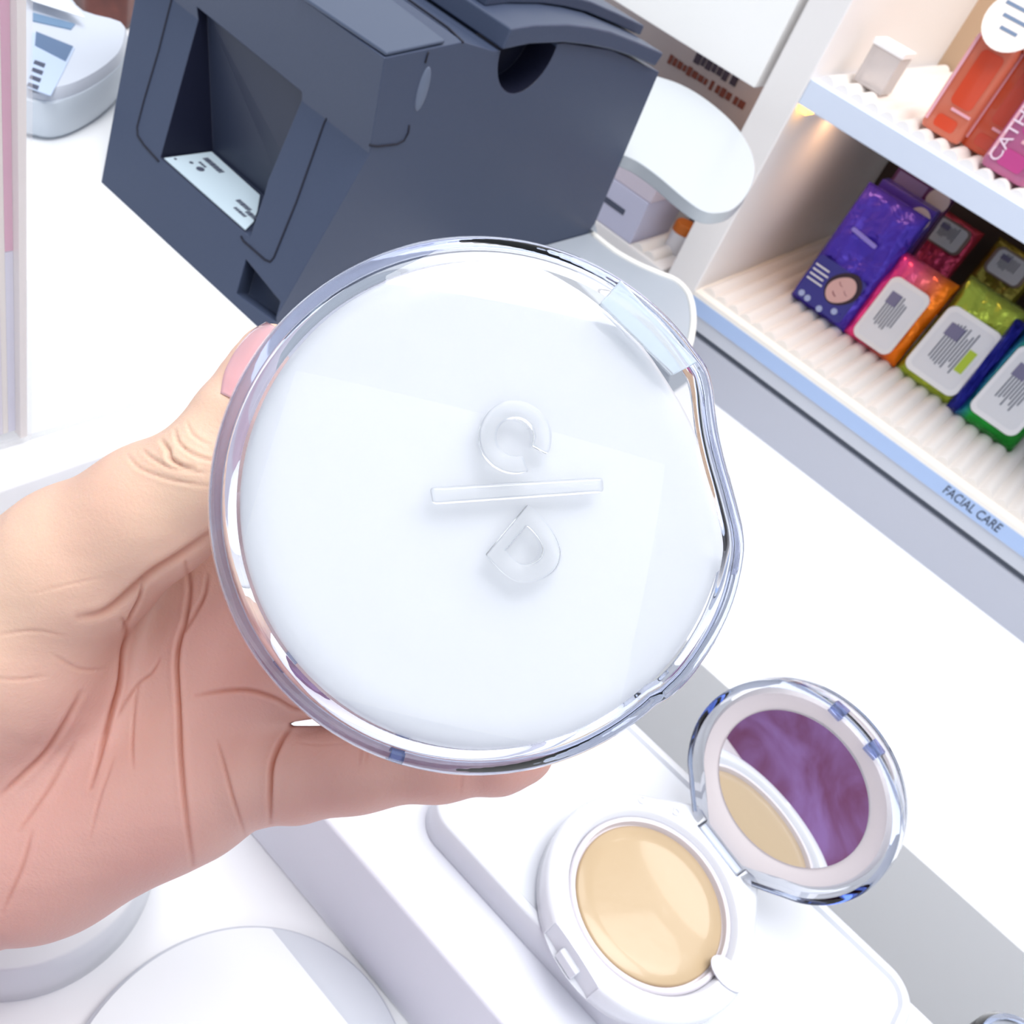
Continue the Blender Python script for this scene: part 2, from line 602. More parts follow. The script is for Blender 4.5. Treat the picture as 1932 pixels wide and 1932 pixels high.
def rrect(w, h, r, n=7):
    out = []
    for cx, cy, a0 in ((w / 2 - r, h / 2 - r, 0), (-w / 2 + r, h / 2 - r, 90), (-w / 2 + r, -h / 2 + r, 180), (w / 2 - r, -h / 2 + r, 270)):
        for k in range(n + 1):
            a = math.radians(a0 + 90 * k / n)
            out.append((cx + r * math.cos(a), cy + r * math.sin(a)))
    return out


def flat(poly, T, z0, z1):
    return loft([[T @ Vector((x, y, z0)) for x, y in poly], [T @ Vector((x, y, z1)) for x, y in poly]])


def wipes(name, T, w, h, t, foil, label, group, lid=True, labelcol='#eceaea', lw=0.68, lh=0.72, cy=0.42, seed=1, swatch=None, lidkind='rounded_lid'):
    o = empty(name, T.translation, label, 'wipes', group)
    put('pouch', pillow(w, h, t, T, seed=seed), foil, o, smooth='all')
    if lid:
        Tc = T @ Matrix.Translation((w / 2, h * cy, 0))
        rr = rrect(w * lw, h * lh, w * 0.13)
        lo = put('flap_lid', flat(rr, Tc, 0.0, 0.0048), mat('lid' + labelcol, labelcol, 0.3), o, bevel=0.001)
        q = rrect(w * lw * 0.84, h * lh * 0.86, w * 0.09)
        put('lid_sticker', flat(q, Tc, 0.0048, 0.0051), mat('sticker' + labelcol, '#e6e6ea', 0.4), lo)
        rnd = random.Random(seed)
        k = 0
        bm = bmesh.new()
        x = -w * lw * 0.26
        while x < w * lw * 0.16:
            hh = h * lh * rnd.uniform(0.35, 0.62)
            box_bm(x, x + w * 0.018, -hh / 2 + h * 0.03, hh / 2 + h * 0.03, 0.0051, 0.0054, bm, Tc)
            x += w * 0.045
        put('small_print', bm, INK, lo)
        box = box_bm(-w * lw * 0.30, -w * lw * 0.05, h * lh * 0.12, h * lh * 0.30, 0.0052, 0.0056, None, Tc)
        put('print_block', box, mat('violet_grey_ink', '#7c7896', 0.6), lo)
        if swatch:
            put('colour_swatch', box_bm(w * lw * 0.20, w * lw * 0.34, -h * lh * 0.18, h * lh * 0.14, 0.0051, 0.0057, None, Tc), mat('swatch' + swatch, swatch, 0.5), lo)
    return o


ROW = YS + 0.10


def pk(px, py):
    return onz(px, py, ZL)


g = 'foil wipe packs on the lower shelf'
# pink and orange
P0 = pk(1588, 622); P1 = pk(1668, 692)
F_PINK = foil_noise(gradient(mat('pink_orange_foil', '#e0508a', 0.22, metal=0.55), [(0.0, '#ff2f92'), (0.45, '#f0608a'), (1.0, '#f07a10')], 0, 0.0, 0.055))
wd = (P1 - P0).length
y_ = P0.y * 0.5 + P1.y * 0.5
wipes('wipes_pack', pack_frame(Vector((P0.x, y_, ZL)), lean=math.radians(14)), P1.x - P0.x + 0.006, 0.094, 0.024, F_PINK,
      'pink and orange foil wipes pack with a white rounded lid, right of the purple pouch', g, seed=3)
# lime
P0 = pk(1690, 690); P1 = pk(1782, 772)
F_LIME = foil_noise(gradient(mat('silver_yellow_foil', '#b8b060', 0.2, metal=0.6), [(0.0, '#b4c63c'), (0.55, '#93a04a'), (0.8, '#cfd8c0'), (1.0, '#e0cc10')], 1, 0.0, 0.13))
wipes('wipes_pack', pack_frame(Vector((P0.x, (P0.y + P1.y) / 2, ZL)), lean=math.radians(20)), P1.x - P0.x + 0.004, 0.108, 0.026, F_LIME,
      'silver and lime foil wipes pack with a lime swatch on its white lid', g, seed=5, cy=0.40, lw=0.86, lh=0.66, swatch='#b4cc3a', labelcol='#f2f1f2')
# green
P0 = pk(1796, 778); P1 = pk(1888, 850)
F_GRN = foil_noise(gradient(mat('green_blue_foil', '#1f9a35', 0.2, metal=0.55), [(0.0, '#2b62b8'), (0.28, '#1ea53a'), (1.0, '#0f7d22')], 0, 0.0, 0.05))
wipes('wipes_pack', pack_frame(Vector((P0.x, (P0.y + P1.y) / 2, ZL)), lean=math.radians(16)), P1.x - P0.x + 0.008, 0.108, 0.028, F_GRN,
      'bright green foil wipes pack with a white lid at the picture edge', g, seed=9, cy=0.46, lw=0.78, lh=0.68, labelcol='#f3f1f4')
# dark blue side of one pack squeezed between lime and green
P0 = pk(1778, 775)
wipes('wipes_pack', pack_frame(Vector((P0.x, P0.y + 0.008, ZL)), yaw=math.radians(8), lean=math.radians(18)), 0.012, 0.10, 0.02,
      foil_noise(mat('navy_foil', '#1a1f8c', 0.25, metal=0.5)), 'narrow navy blue foil pack wedged between the lime and green packs', g, lid=False, seed=11)

# purple pouch with a printed sleeping face
P0 = pk(1488, 556); P1 = pk(1580, 628)
W_ = P1.x - P0.x
T = pack_frame(Vector((P0.x, (P0.y + P1.y) / 2, ZL)), lean=math.radians(12))
pp = empty('face_mask_pouch', T.translation, 'purple foil pouch printed with a sleeping face, leftmost on the lower shelf', 'pouch')
F_PUR = foil_noise(mat('purple_foil', '#4b34b4', 0.25, metal=0.35), 1.3, 60)
add = F_PUR
pp_root = pp
pp = put('pouch', pillow(W_ + 0.004, 0.128, 0.022, T, seed=2), F_PUR, pp_root, smooth='all')
Tf = T @ Matrix.Translation((W_ / 2, 0.0, 0.0042))
PRT = mat('print_navy', '#3b3a8c', 0.4)
put('printed_panel', flat(rrect(W_ * 0.86, 0.046, 0.004), Tf @ Matrix.Translation((0, 0.029, 0)), -0.0022, -0.0008), PRT, pp)
face = [(0.012 * math.cos(a) * (1 + 0.08 * math.sin(2 * a)), 0.0155 * math.sin(a)) for a in np.linspace(0, 2 * PI, 28, endpoint=False)]
Tq = Tf @ Matrix.Translation((0.010, 0.034, 0)) @ Matrix.Rotation(-0.5, 4, 'Z')
put('printed_hair', flat([(x * 1.3, y * 1.22 + 0.002) for x, y in face], Tq, -0.0008, -0.0005), mat('hair_print', '#33222e', 0.5), pp)
put('printed_face', flat(face, Tq, -0.0005, -0.0001), mat('face_print', '#d9b0ac', 0.5), pp)
bm = bmesh.new()
for sx in (-1, 1):
    tube([Tq @ Vector((sx * 0.0052 + 0.0026 * math.cos(a), 0.003 - 0.0012 * math.sin(a), 0.0)) for a in np.linspace(0, PI, 7)], 0.0003, bm, 5)
tube([Tq @ Vector((0.0028 * math.cos(a), -0.0068 - 0.001 * math.sin(a), 0.0)) for a in np.linspace(0, PI, 7)], 0.0005, bm, 5)
put('printed_features', bm, mat('lip_print', '#8a4a55', 0.5), pp)
bm = bmesh.new()
for k in range(4):
    box_bm(-W_ * 0.40, -W_ * 0.40 + 0.018 - 0.002 * (k % 2), 0.026 + 0.005 * k, 0.0275 + 0.005 * k, -0.0008, -0.0003, bm, Tf)
put('small_print', bm, LABEL, pp)
for dx, dy in ((-0.021, 0.011), (-0.013, 0.010), (0.003, 0.008), (0.017, 0.014)):
    cc = [(0.0032 * math.cos(a) + dx, 0.0032 * math.sin(a) + dy) for a in np.linspace(0, 2 * PI, 16, endpoint=False)]
    put('printed_badge', flat(cc, Tf, -0.0008, -0.0002), mat('badge_print', '#a9b6dc', 0.4), pp)
Tb = Tf @ Matrix.Translation((-0.002, 0.085, 0.0))
put('highlight_label', flat(rrect(0.030, 0.004, 0.0015), Tb @ Matrix.Rotation(-0.1, 4, 'Z'), -0.0015, -0.0002), mat('pale_purple_label', '#8d84d8', 0.3), pp)

# two tall purple cartons behind the pouch, each with a round seal
for k, (dy, col, hz, lab) in enumerate(((0.038, '#3d2a8c', 0.128, 'purple carton with a pale round seal directly behind the purple pouch'),
                                        (0.068, '#4a1f52', 0.143, 'dark plum carton with a round seal, second behind the purple pouch'))):
    T2 = pack_frame(Vector((P0.x + 0.006, P0.y + dy, ZL)), lean=math.radians(4))
    cb = empty('seal_carton', T2.translation, lab, 'box')
    put('body', box_bm(0, W_ * 0.95, 0, hz, -0.018, 0, None, T2), mat('carton' + col, col, 0.3), cb, bevel=0.001)
    cc = [(0.0115 * math.cos(a) + W_ * 0.78, 0.0115 * math.sin(a) + hz - 0.014) for a in np.linspace(0, 2 * PI, 28, endpoint=False)]
    put('round_seal', flat(cc, T2, 0.0, 0.0006), mat('seal_grey', '#a39ea6', 0.5), cb)
    put('print_band', box_bm(W_ * 0.05, W_ * 0.55, hz - 0.02, hz - 0.008, 0, 0.0005, None, T2), mat('muted_violet', '#6f6396', 0.5), cb)
# security tag block hanging under the upper shelf
tg = put('security_sensor', box_bm(P0.x + 0.028, P0.x + 0.052, P0.y + 0.085, P0.y + 0.11, zup0 - 0.020, zup0 - 0.0005), mat('ivory_plastic', '#d8d4c4', 0.4), bevel=0.002)
tag(tg, 'small ivory block fixed under the upper shelf above the purple cartons', 'sensor')

# second and third row packs
rowdef = [
    ((1700, 560), 0.056, 0.098, [(0, '#e0447a'), (0.5, '#d9482a'), (1, '#b83018')], 'red orange foil wipes pack behind the pink one, with a pale flap lid', 12, 0.07),
    ((1806, 622), 0.058, 0.100, [(0, '#8d8c3a'), (0.5, '#b8901c'), (1, '#8a6a14')], 'olive gold foil wipes pack behind the lime one', 13, 0.07),
    ((1905, 690), 0.058, 0.100, [(0, '#1c5a2c'), (0.5, '#2c7a38'), (1, '#0e4a1e')], 'dark green foil wipes pack behind the bright green one', 14, 0.07),
    ((1776, 540), 0.060, 0.125, [(0, '#e0603a'), (0.5, '#c84a38'), (1, '#e88040')], 'tall coral foil wipes pack in the third row under the shelf edge', 15, 0.1),
    ((1880, 600), 0.060, 0.115, [(0, '#3f4a2a'), (0.5, '#5c6a34'), (1, '#3a4420')], 'tall moss green foil pack in the third row near the picture edge', 16, 0.1),
]
for (px, py), w_, h_, st, lab, sd, _ in rowdef:
    Pb = pk(px, py)
    fm = foil_noise(gradient(mat('foil_%d' % sd, '#888888', 0.24, metal=0.5), st, 1, 0.0, h_))
    wipes('wipes_pack', pack_frame(Vector((Pb.x - w_ * 0.5, Pb.y, ZL)), lean=math.radians(13)), w_, h_, 0.026, fm, lab, g,
          seed=sd, lw=0.76, lh=0.30 if sd != 15 else 0.5, cy=0.80 if sd != 15 else 0.72, labelcol='#8d7a72')

# ---- upper shelf: price cube and spray bottles
c0 = onz(1612, 152, ZT)
cube = empty('acrylic_block', c0, 'small clear acrylic block with a white top on the upper shelf', 'acrylic block')
put('body', box_bm(c0.x - 0.002, c0.x + 0.026, c0.y, c0.y + 0.026, ZT, ZT + 0.030), mat('frosted_acrylic', '#e8e2e2', 0.25, trans=0.55), cube, bevel=0.001)
put('top_plate', box_bm(c0.x - 0.003, c0.x + 0.027, c0.y - 0.001, c0.y + 0.027, ZT + 0.030, ZT + 0.035), mat('bright_white', '#fbfafa', 0.3), cube, bevel=0.0008)


def bottle(px, py, w_, hb, bodycol, liqcol, label, lettering=None, seedrot=0.0):
    b0 = onz(px, py, ZT)
    cx, cy = b0.x + w_ / 2, b0.y + 0.018
    o = empty('spray_bottle', (cx, cy, ZT), label, 'bottle', 'spray bottles on the upper shelf')
    ow, od = w_ / 2, 0.019
    def ring(s, z, r=0.006, ad=0.0):
        return [Vector((cx + x, cy + y, z)) for x, y in rrect(2 * (ow * s - ad), 2 * (od * s - ad), r * s)]
    Z = ZT
    sm = mat('bottle' + bodycol, bodycol, 0.15, trans=0.35, coat=0.5)
    put('bottle_body', loft([ring(0.93, Z), ring(1.0, Z + 0.003), ring(1.0, Z + hb - 0.012), ring(0.90, Z + hb - 0.004), ring(0.45, Z + hb), ring(0.40, Z + hb + 0.008)]), sm, o, smooth=True)
    # darker liquid window panels and pale frame lines on the front
    T3 = Matrix.Translation((cx, cy - od - 0.0001, Z)) @ Matrix(((1, 0, 0, 0), (0, 0, -1, 0), (0, 1, 0, 0), (0, 0, 0, 1)))
    put('liquid_window', flat(rrect(w_ * 0.52, hb * 0.52, 0.004), T3 @ Matrix.Translation((w_ * 0.08, hb * 0.56, 0)), 0, 0.0006), mat('liquid' + liqcol, liqcol, 0.2, coat=0.4), o)
    put('liquid_window', flat(rrect(w_ * 0.5, hb * 0.12, 0.003), T3 @ Matrix.Translation((w_ * 0.02, hb * 0.12, 0)), 0, 0.0006), MATS['liquid' + liqcol], o)
    FR = mat('pale_frame' + bodycol, '#f0b4c0' if 'c' in bodycol[:2] or True else bodycol, 0.3)
    put('print_bar', box_bm(-w_ * 0.05, w_ * 0.42, hb * 0.245, hb * 0.27, 0, 0.0009, None, T3), FR, o)
    put('print_bar', box_bm(-w_ * 0.44, -w_ * 0.38, hb * 0.08, hb * 0.9, 0, 0.0009, None, T3), FR, o)
    if lettering:
        text('lettering', lettering, T3 @ Vector((-w_ * 0.20, hb * 0.06, 0.0008)), (0, 0, 1), (-1, 0, 0), 0.013, mat('pink_white_ink', '#f6dcea', 0.5), o, fit=hb * 0.84)
    lathe('pump_collar', [(0.010, Z + hb + 0.006), (0.010, Z + hb + 0.016), (0.007, Z + hb + 0.018)], cx, cy, mat('collar_peach', '#f0b79a', 0.3), o, 24)
    lathe('clear_cap', [(0.0125, Z + hb + 0.018), (0.0125, Z + hb + 0.044), (0.011, Z + hb + 0.047)], cx, cy, mat('cap_frost', '#efe4e0', 0.25, trans=0.5), o, 28)
    # paper seal hanging on the neck
    cc = [(0.0215 * math.cos(a), 0.0215 * math.sin(a)) for a in np.linspace(0, 2 * PI, 30, endpoint=False)]
    T4 = Matrix.Translation((cx + 0.002, cy - od - 0.002, Z + hb + 0.008)) @ Matrix.Rotation(math.radians(66), 4, 'X')
    s = put('paper_seal', flat(cc, T4, 0, 0.0008), mat('paper_seal', '#f1e7e0', 0.5), o)
    bm = bmesh.new()
    for k, (aa, bb) in enumerate(((-0.014, 0.006), (-0.010, 0.012), (-0.006, 0.008))):
        box_bm(aa, bb, 0.008 - 0.008 * k, 0.0105 - 0.008 * k, 0.0008, 0.0011, bm, T4)
    put('seal_print', bm, mat('blue_grey_ink', '#6d7f9a', 0.5), s)
    return o


bottle(1733, 232, 0.036, 0.080, '#ee8466', '#d84a28', 'orange spray bottle with a round paper seal, nearest the acrylic block')
bottle(1808, 268, 0.036, 0.080, '#e2603a', '#c43a18', 'deeper orange spray bottle between the first orange and the pink one')
bottle(1846, 306, 0.040, 0.105, '#d873a8', '#c23a86', 'pink spray bottle with white lettering on the upper shelf', 'CATHY DOLL')
bottle(1905, 330, 0.040, 0.100, '#c89090', '#a86868', 'dusty rose spray bottle at the picture edge of the upper shelf')

# ================================================================== ROUND-ENDED TWO-TIER STAND
def zpoly(pts, z):
    return [onz(x, y, z) for x, y in pts]


stand = empty('tier_stand', (-0.30, 0.62, 0.0), 'white two-tier display stand with rounded shelves behind the printer', 'display stand')
ZP1 = 0.062
up = [onz(x, y, ZP1) for x, y in ((1165, 287), (1200, 302), (1240, 330), (1290, 372), (1322, 394), (1350, 401), (1385, 393), (1413, 362), (1425, 325), (1420, 290), (1400, 252), (1370, 218), (1325, 182), (1280, 157), (1238, 143))]
up = smooth_path(up, 4)
up += [Vector((-0.44, 0.74, ZP1)), Vector((-0.44, 0.60, ZP1)), Vector((-0.34, 0.59, ZP1))]
put('upper_tier', prism(up, (0, 0, -0.009)), mat('stand_white', '#bfc5ca', 0.3), stand, bevel=0.001)
ZP0 = 0.009
lo = [onz(x, y, ZP0) for x, y in ((1118, 442), (1160, 475), (1205, 500), (1245, 517), (1275, 530), (1298, 555), (1307, 590), (1305, 630), (1292, 680), (1262, 722), (1200, 745))]
lo = smooth_path(lo, 4)
lo += [Vector((-0.2825, 0.44, ZP0)), Vector((-0.2825, 0.5505, ZP0)), Vector((-0.40, 0.5505, ZP0)), Vector((-0.40, 0.63, ZP0)), Vector((-0.34, 0.61, ZP0)), Vector((-0.2818, 0.553, ZP0))]
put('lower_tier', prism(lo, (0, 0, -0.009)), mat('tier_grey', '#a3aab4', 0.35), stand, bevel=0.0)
rim = smooth_path([onz(x, y, ZP0) for x, y in ((1118, 442), (1160, 475), (1205, 500), (1245, 517), (1275, 530), (1298, 555), (1307, 590), (1305, 630), (1292, 680))], 4)
put('lower_rim', tube(rim, 0.0024, None, 8), mat('rim_white', '#f4f2ec', 0.4), stand, smooth='all')
put('post', box_bm(-0.395, -0.345, 0.600, 0.625, ZU, ZP1 - 0.007), WHITE, stand, bevel=0.002)

# ================================================================== RECEIPT PRINTER
X0, X1 = -0.4285, -0.283
pr = empty('receipt_printer', ((X0 + X1) / 2, 0.40, 0), 'dark charcoal receipt printer on the white cashier counter', 'printer')
side = [(0.267, 0.0), (0.3095, 0.0925), (0.305, 0.1366), (0.353, 0.143), (0.3769, 0.1385), (0.384, 0.1386), (0.433, 0.1415), (0.482, 0.1369), (0.5453, 0.1225), (0.5470, 0.016), (0.538, 0.0)]
zt = 0.1366


def xleft(z):
    return X0 - 0.42 * min(z, 0.0925)


bm = bmesh.new()
loft([[Vector((X1, y, z)) for y, z in side], [Vector((xleft(z), y, z)) for y, z in side]], bm)
body = put('housing', bm, [DARK, DARKIN], pr)
nF = Vector((0, -0.0925, 0.0425)).normalized()
pF = Vector((0, 0.267, 0))


def onF(x, y, off=0.0):
    return onP(x, y, pF + nF * (-off), nF)


nfo = Vector((0, -0.0925, 0.0425)).normalized()       # points out of the leaning front
a = [onF(376, 20), onF(572, 180), onF(500, 350), onF(484, 424), onF(462, 438), onF(303, 297)]
yb = onz(399, 284, 0.0300).y
fr = [p + nfo * 0.012 for p in a]
for k in (3, 4, 5):
    fr[k].z = 0.0298
bk = [Vector((a[0].x + 0.001, a[0].y + 0.004, a[0].z)), Vector((a[1].x, a[1].y + 0.004, a[1].z)), Vector((a[2].x, yb - (yb - a[0].y) * 0.35, 0.052)),
      Vector((a[3].x, yb, 0.0300)), Vector((a[4].x, yb, 0.0298)), Vector((a[5].x, yb, 0.0300))]
cut = loft([fr, bk])
sw = [onF(470, 495), onF(535, 575), onF(525, 612), onF(452, 560)]
cut2 = loft([[p + nfo * 0.01 for p in sw], [p - nfo * 0.012 + Vector((-0.006, 0, 0)) for p in sw]])
nc = onX(1000, 90, X1)
cyl = [Vector((X1 + 0.004, nc.y + 0.0225 * math.cos(t_), nc.z + 0.0235 * math.sin(t_))) for t_ in np.linspace(0, 2 * PI, 40, endpoint=False)]
cut3 = prism(cyl, (-0.022, 0, 0))
body.modifiers.clear()
# exact carve in world space: body mesh sits in the parent's frame
for bmc in (cut, cut2, cut3):
    bmesh.ops.transform(bmc, matrix=Matrix.Identity(4), verts=bmc.verts)
boolcut(body, [cut, cut2, cut3])
body.data.materials.clear(); body.data.materials.append(DARK); body.data.materials.append(mat('recess_shade_dark', '#10142a', 0.5)); body.data.materials.append(mat('recess_shade_grey', '#2d3448', 0.45))
wm = wl(body)
for pl in body.data.polygons:  # exit recess and side notch faces are painted darker to imitate deep shade
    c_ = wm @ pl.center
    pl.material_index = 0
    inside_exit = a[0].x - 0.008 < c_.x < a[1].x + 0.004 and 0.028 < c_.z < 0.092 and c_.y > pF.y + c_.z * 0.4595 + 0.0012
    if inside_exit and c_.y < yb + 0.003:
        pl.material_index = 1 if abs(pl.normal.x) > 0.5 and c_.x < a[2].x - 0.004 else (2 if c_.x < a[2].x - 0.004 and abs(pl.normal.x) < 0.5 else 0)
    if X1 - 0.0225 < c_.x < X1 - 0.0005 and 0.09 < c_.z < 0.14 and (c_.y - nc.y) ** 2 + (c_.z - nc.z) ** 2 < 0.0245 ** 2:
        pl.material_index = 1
bv = body.modifiers.new('bevel', 'BEVEL')
bv.width = 0.0011; bv.segments = 2; bv.limit_method = 'ANGLE'; bv.angle_limit = math.radians(28)
# white rating label on the floor of the exit
L0, L1, L2, L3, L4 = [onF(x, y) for x, y in ((310, 292), (399, 285), (497, 371), (483, 428), (462, 436))]
zq = 0.0302
lq = [onz(x, y, zq) for x, y in ((310, 300), (399, 288), (490, 370), (485, 400), (478, 420), (463, 435))]
lab = put('rating_label', prism(lq, (0, 0, 0.0006)), mat('pale_blue_label', '#c9dbe6', 0.4), pr)
bx = (lq[5] - lq[0]).normalized()
by = Vector((0, 0, 1)).cross(bx)
lo_ = lq[0]
rn = random.Random(8)
bm = bmesh.new()
def strokes(px_, py_, n_, h_):
    o_ = onz(px_, py_, zq + 0.0007)
    t_ = 0.0
    for _ in range(n_):
        w_ = rn.uniform(0.0008, 0.002)
        hexa([o_ + bx * a_ + by * b_ + Vector((0, 0, c_)) for c_ in (0, 0.0002) for a_, b_ in ((t_, 0), (t_ + w_, 0), (t_ + w_, h_), (t_, h_))], bm)
        t_ += w_ + 0.0006
strokes(382, 299, 8, 0.0035)
strokes(374, 306, 3, 0.0015)
strokes(444, 378, 6, 0.003)
strokes(440, 392, 5, 0.002)
strokes(462, 400, 4, 0.003)
for px_, py_, r_ in ((378, 319, 0.0022), (361, 307, 0.0011), (331, 300, 0.0008)):
    o_ = onz(px_, py_, zq + 0.0007)
    prism([o_ + Vector((r_ * math.cos(t_), r_ * math.sin(t_), 0)) for t_ in np.linspace(0, 2 * PI, 16, endpoint=False)], (0, 0, 0.0002), bm)
put('label_lettering', bm, INK, lab)
# seams
SEAM = mat('seam_black', '#0d1024', 0.6)
def seam(pts, r=0.0006, sm=5):
    return put('seam', tube(pts, r, None, 6), SEAM, pr, smooth='all')
seam([onF(x, y) for x, y in ((332, -40), (324, 0), (300, 95), (272, 190), (259, 240), (260, 256), (272, 274), (300, 305))])
seam([onF(x, y) for x, y in ((455, 446), (460, 455), (500, 490), (510, 494), (517, 486), (560, 380), (612, 232), (618, 221), (628, 224), (696, 274))])
seam([onX(x, y, X1) for x, y in ((697, 274), (712, 276), (748, 272), (762, 265), (770, 250), (772, 236))])
seam([onX(x, y, X1) for x, y in ((802, 118), (806, 104), (808, 98))])
ztop = lambda x, y: onP(x, y, Vector((0, 0.305, 0.1366)), Vector((0, -0.0064, 0.048)).normalized())
seam([ztop(874, 80), ztop(845, 52), ztop(772, 0), ztop(700, -52)])
# thumb dimple on the cover side, its highlight painted as a paler bump
dm = onX(802, 152, X1)
bm = bmesh.new()
bmesh.ops.create_uvsphere(bm, u_segments=24, v_segments=12, radius=1.0)
bmesh.ops.transform(bm, matrix=Matrix.Translation(dm + Vector((0.0, 0.0, -0.004))) @ Matrix.Diagonal((0.0010, 0.0036, 0.0105, 1)), verts=bm.verts)
put('cover_highlight', bm, mat('charcoal_highlight', '#626d82', 0.4), pr, smooth='all')
# hinged paper lid, curved, overhanging the side
ltop = [(965, 54), (1010, 47), (1073, 46), (1115, 51), (1155, 60), (1205, 80), (1253, 101)]
lbot = [(1236, 126), (1195, 108), (1155, 95), (1110, 86), (1064, 81), (1000, 84), (948, 95)]
XL = X1 + 0.0025
lp = [onX(x, y, XL) for x, y in ltop + lbot]
bm = bmesh.new()
loft([lp, [Vector((xleft(0.09) + 0.004, p.y, p.z)) for p in lp]], bm)
plid = put('paper_lid', bm, DARK, pr, bevel=0.0012)
lp2 = [Vector((XL - 0.022, p.y + 0.004, p.z + 0.0062)) for p in lp[:7]] + [Vector((XL - 0.022, p.y + 0.004, p.z + 0.0002)) for p in lp[6::-1]]
bm = bmesh.new()
loft([lp2, [Vector((xleft(0.09) + 0.03, p.y, p.z)) for p in lp2]], bm)
put('lid_ridge', bm, DARK, plid, bevel=0.001)
tp = [ztop(x, y) for x, y in ((727, 108), (786, 92), (838, 82), (905, 66), (800, -12), (690, -90), (560, -1))]
put('top_cover', prism([Vector((p.x, p.y, p.z + 0.0004)) for p in ([ztop(727, 108), ztop(838, 84), ztop(700, -22), ztop(560, -5)])], (0, 0, 0.0016)), mat('charcoal_top', '#475268', 0.38), pr, bevel=0.0006)

# ================================================================== CARD TERMINAL, BROWN BOX
ZT2 = 0.024
tpx = ((50, 186), (90, 193), (130, 186), (170, 168), (205, 145), (232, 118), (242, 88), (235, 57), (160, 35), (125, 0), (60, -22), (-30, -20), (-80, 60), (-60, 140), (-10, 175))
tt = smooth_path([onz(x, y, ZT2) for x, y in tpx], 3, True)
cen = sum(tt, Vector()) / len(tt)
term = empty('card_terminal', (cen.x, cen.y, 0), 'white card terminal with a small screen beside the printer', 'card terminal')
def sc(k, z):
    return [Vector((cen.x + (p.x - cen.x) * k, cen.y + (p.y - cen.y) * k, z)) for p in tt]
put('base', loft([sc(0.90, 0.0), sc(0.97, 0.004), sc(1.0, 0.012), sc(1.0, ZT2 - 0.001), sc(0.985, ZT2)]), mat('terminal_white', '#c8d1db', 0.3), term, smooth=True)
put('top_shell', loft([sc(0.975, ZT2), sc(0.97, ZT2 + 0.003), sc(0.93, ZT2 + 0.006)]), mat('terminal_top', '#c6ccd8', 0.3), term, smooth=True)
zz = ZT2 + 0.006
def tq(pts, h, z=zz):
    return prism([onz(x, y, z) for x, y in pts], (0, 0, h))
put('display', tq(((62, 26), (142, 47), (134, 57), (62, 41)), 0.0008), mat('blue_grey_screen', '#6f8cab', 0.2), term)
stk = put('info_sticker', tq(((60, 62), (141, 92), (118, 140), (96, 182), (52, 166)), 0.0006), mat('pale_blue_sticker', '#b9c9e2', 0.4), term)
put('sticker_band', tq(((68, 62), (138, 90), (124, 118), (66, 88)), 0.0009), mat('slate_print', '#5a7192', 0.5), stk)
for k in range(4):
    x_, y_ = 66 - 4 * k, 116 + 14 * k
    put('sticker_text', tq(((x_, y_), (x_ + 20, y_ + 7), (x_ + 17, y_ + 14), (x_ - 3, y_ + 6)), 0.0009), INK, stk)
pp_ = [onz(x, y, 0.036) for x, y in ((40, -30), (60, 2), (160, 34), (125, -2), (90, -40))]
pa = put('receipt_paper', prism(pp_, (0, 0, 0.0005)), mat('paper_white', '#f8f9fc', 0.6), term)

bb = [onz(x, y, 0.0) for x, y in ((118, -15), (162, 40), (236, 62), (300, 20), (230, -60))]
put_b = put('brown_wallet', prism(bb, (0, 0, 0.03)), add_noise(mat('brown_leather', '#5a3a34', 0.5), '#4a3030', '#73423a', 40, 3, 0.2), bevel=0.004)
tag(put_b, 'dark reddish brown leather item lying behind the card terminal', 'wallet')

# ================================================================== ACRYLIC SIGN HOLDER
q = [onz(x, y, 0.004) for x, y in ((270, 752), (63, 540))]
xa = q[0].x; ya1 = q[0].y; ya0 = 0.02
sg = empty('sign_holder', (-0.28, 0.10, 0.0), 'clear acrylic sign holder with a pink insert at the left edge', 'sign holder')
basep = [(p[0], p[1]) for p in rrect(0.13, 0.165, 0.006)]
put('base_plate', loft([[Vector((x + xa - 0.065, y + ya1 - 0.0825, z)) for x, y in basep] for z in (0.0003, 0.004)]), mat('base_acrylic', (0.86, 0.88, 0.90), 0.04, ior=1.4, alpha=0.4), sg, bevel=0.0006)
XG = onz(60, 832, 0.004).x
YG = onz(60, 832, 0.004).y
ptop = onX(62, -30, XG)
slo = (ptop.y - YG) / (ptop.z - 0.004)
ZTOP = ptop.z + 0.01


def slab(name, x0, x1, o0, o1, z0, z1, m):
    # leaning slab in the plane of the sign; offsets are measured from the free edge
    f = lambda o, z: (YG + o + slo * (z - 0.004))
    return put(name, hexa([Vector((x0, f(o0, z0), z0)), Vector((x0, f(o1, z0), z0)), Vector((x0, f(o1, z1), z1)), Vector((x0, f(o0, z1), z1)),
                           Vector((x1, f(o0, z0), z0)), Vector((x1, f(o1, z0), z0)), Vector((x1, f(o1, z1), z1)), Vector((x1, f(o0, z1), z1))]), m, sg)


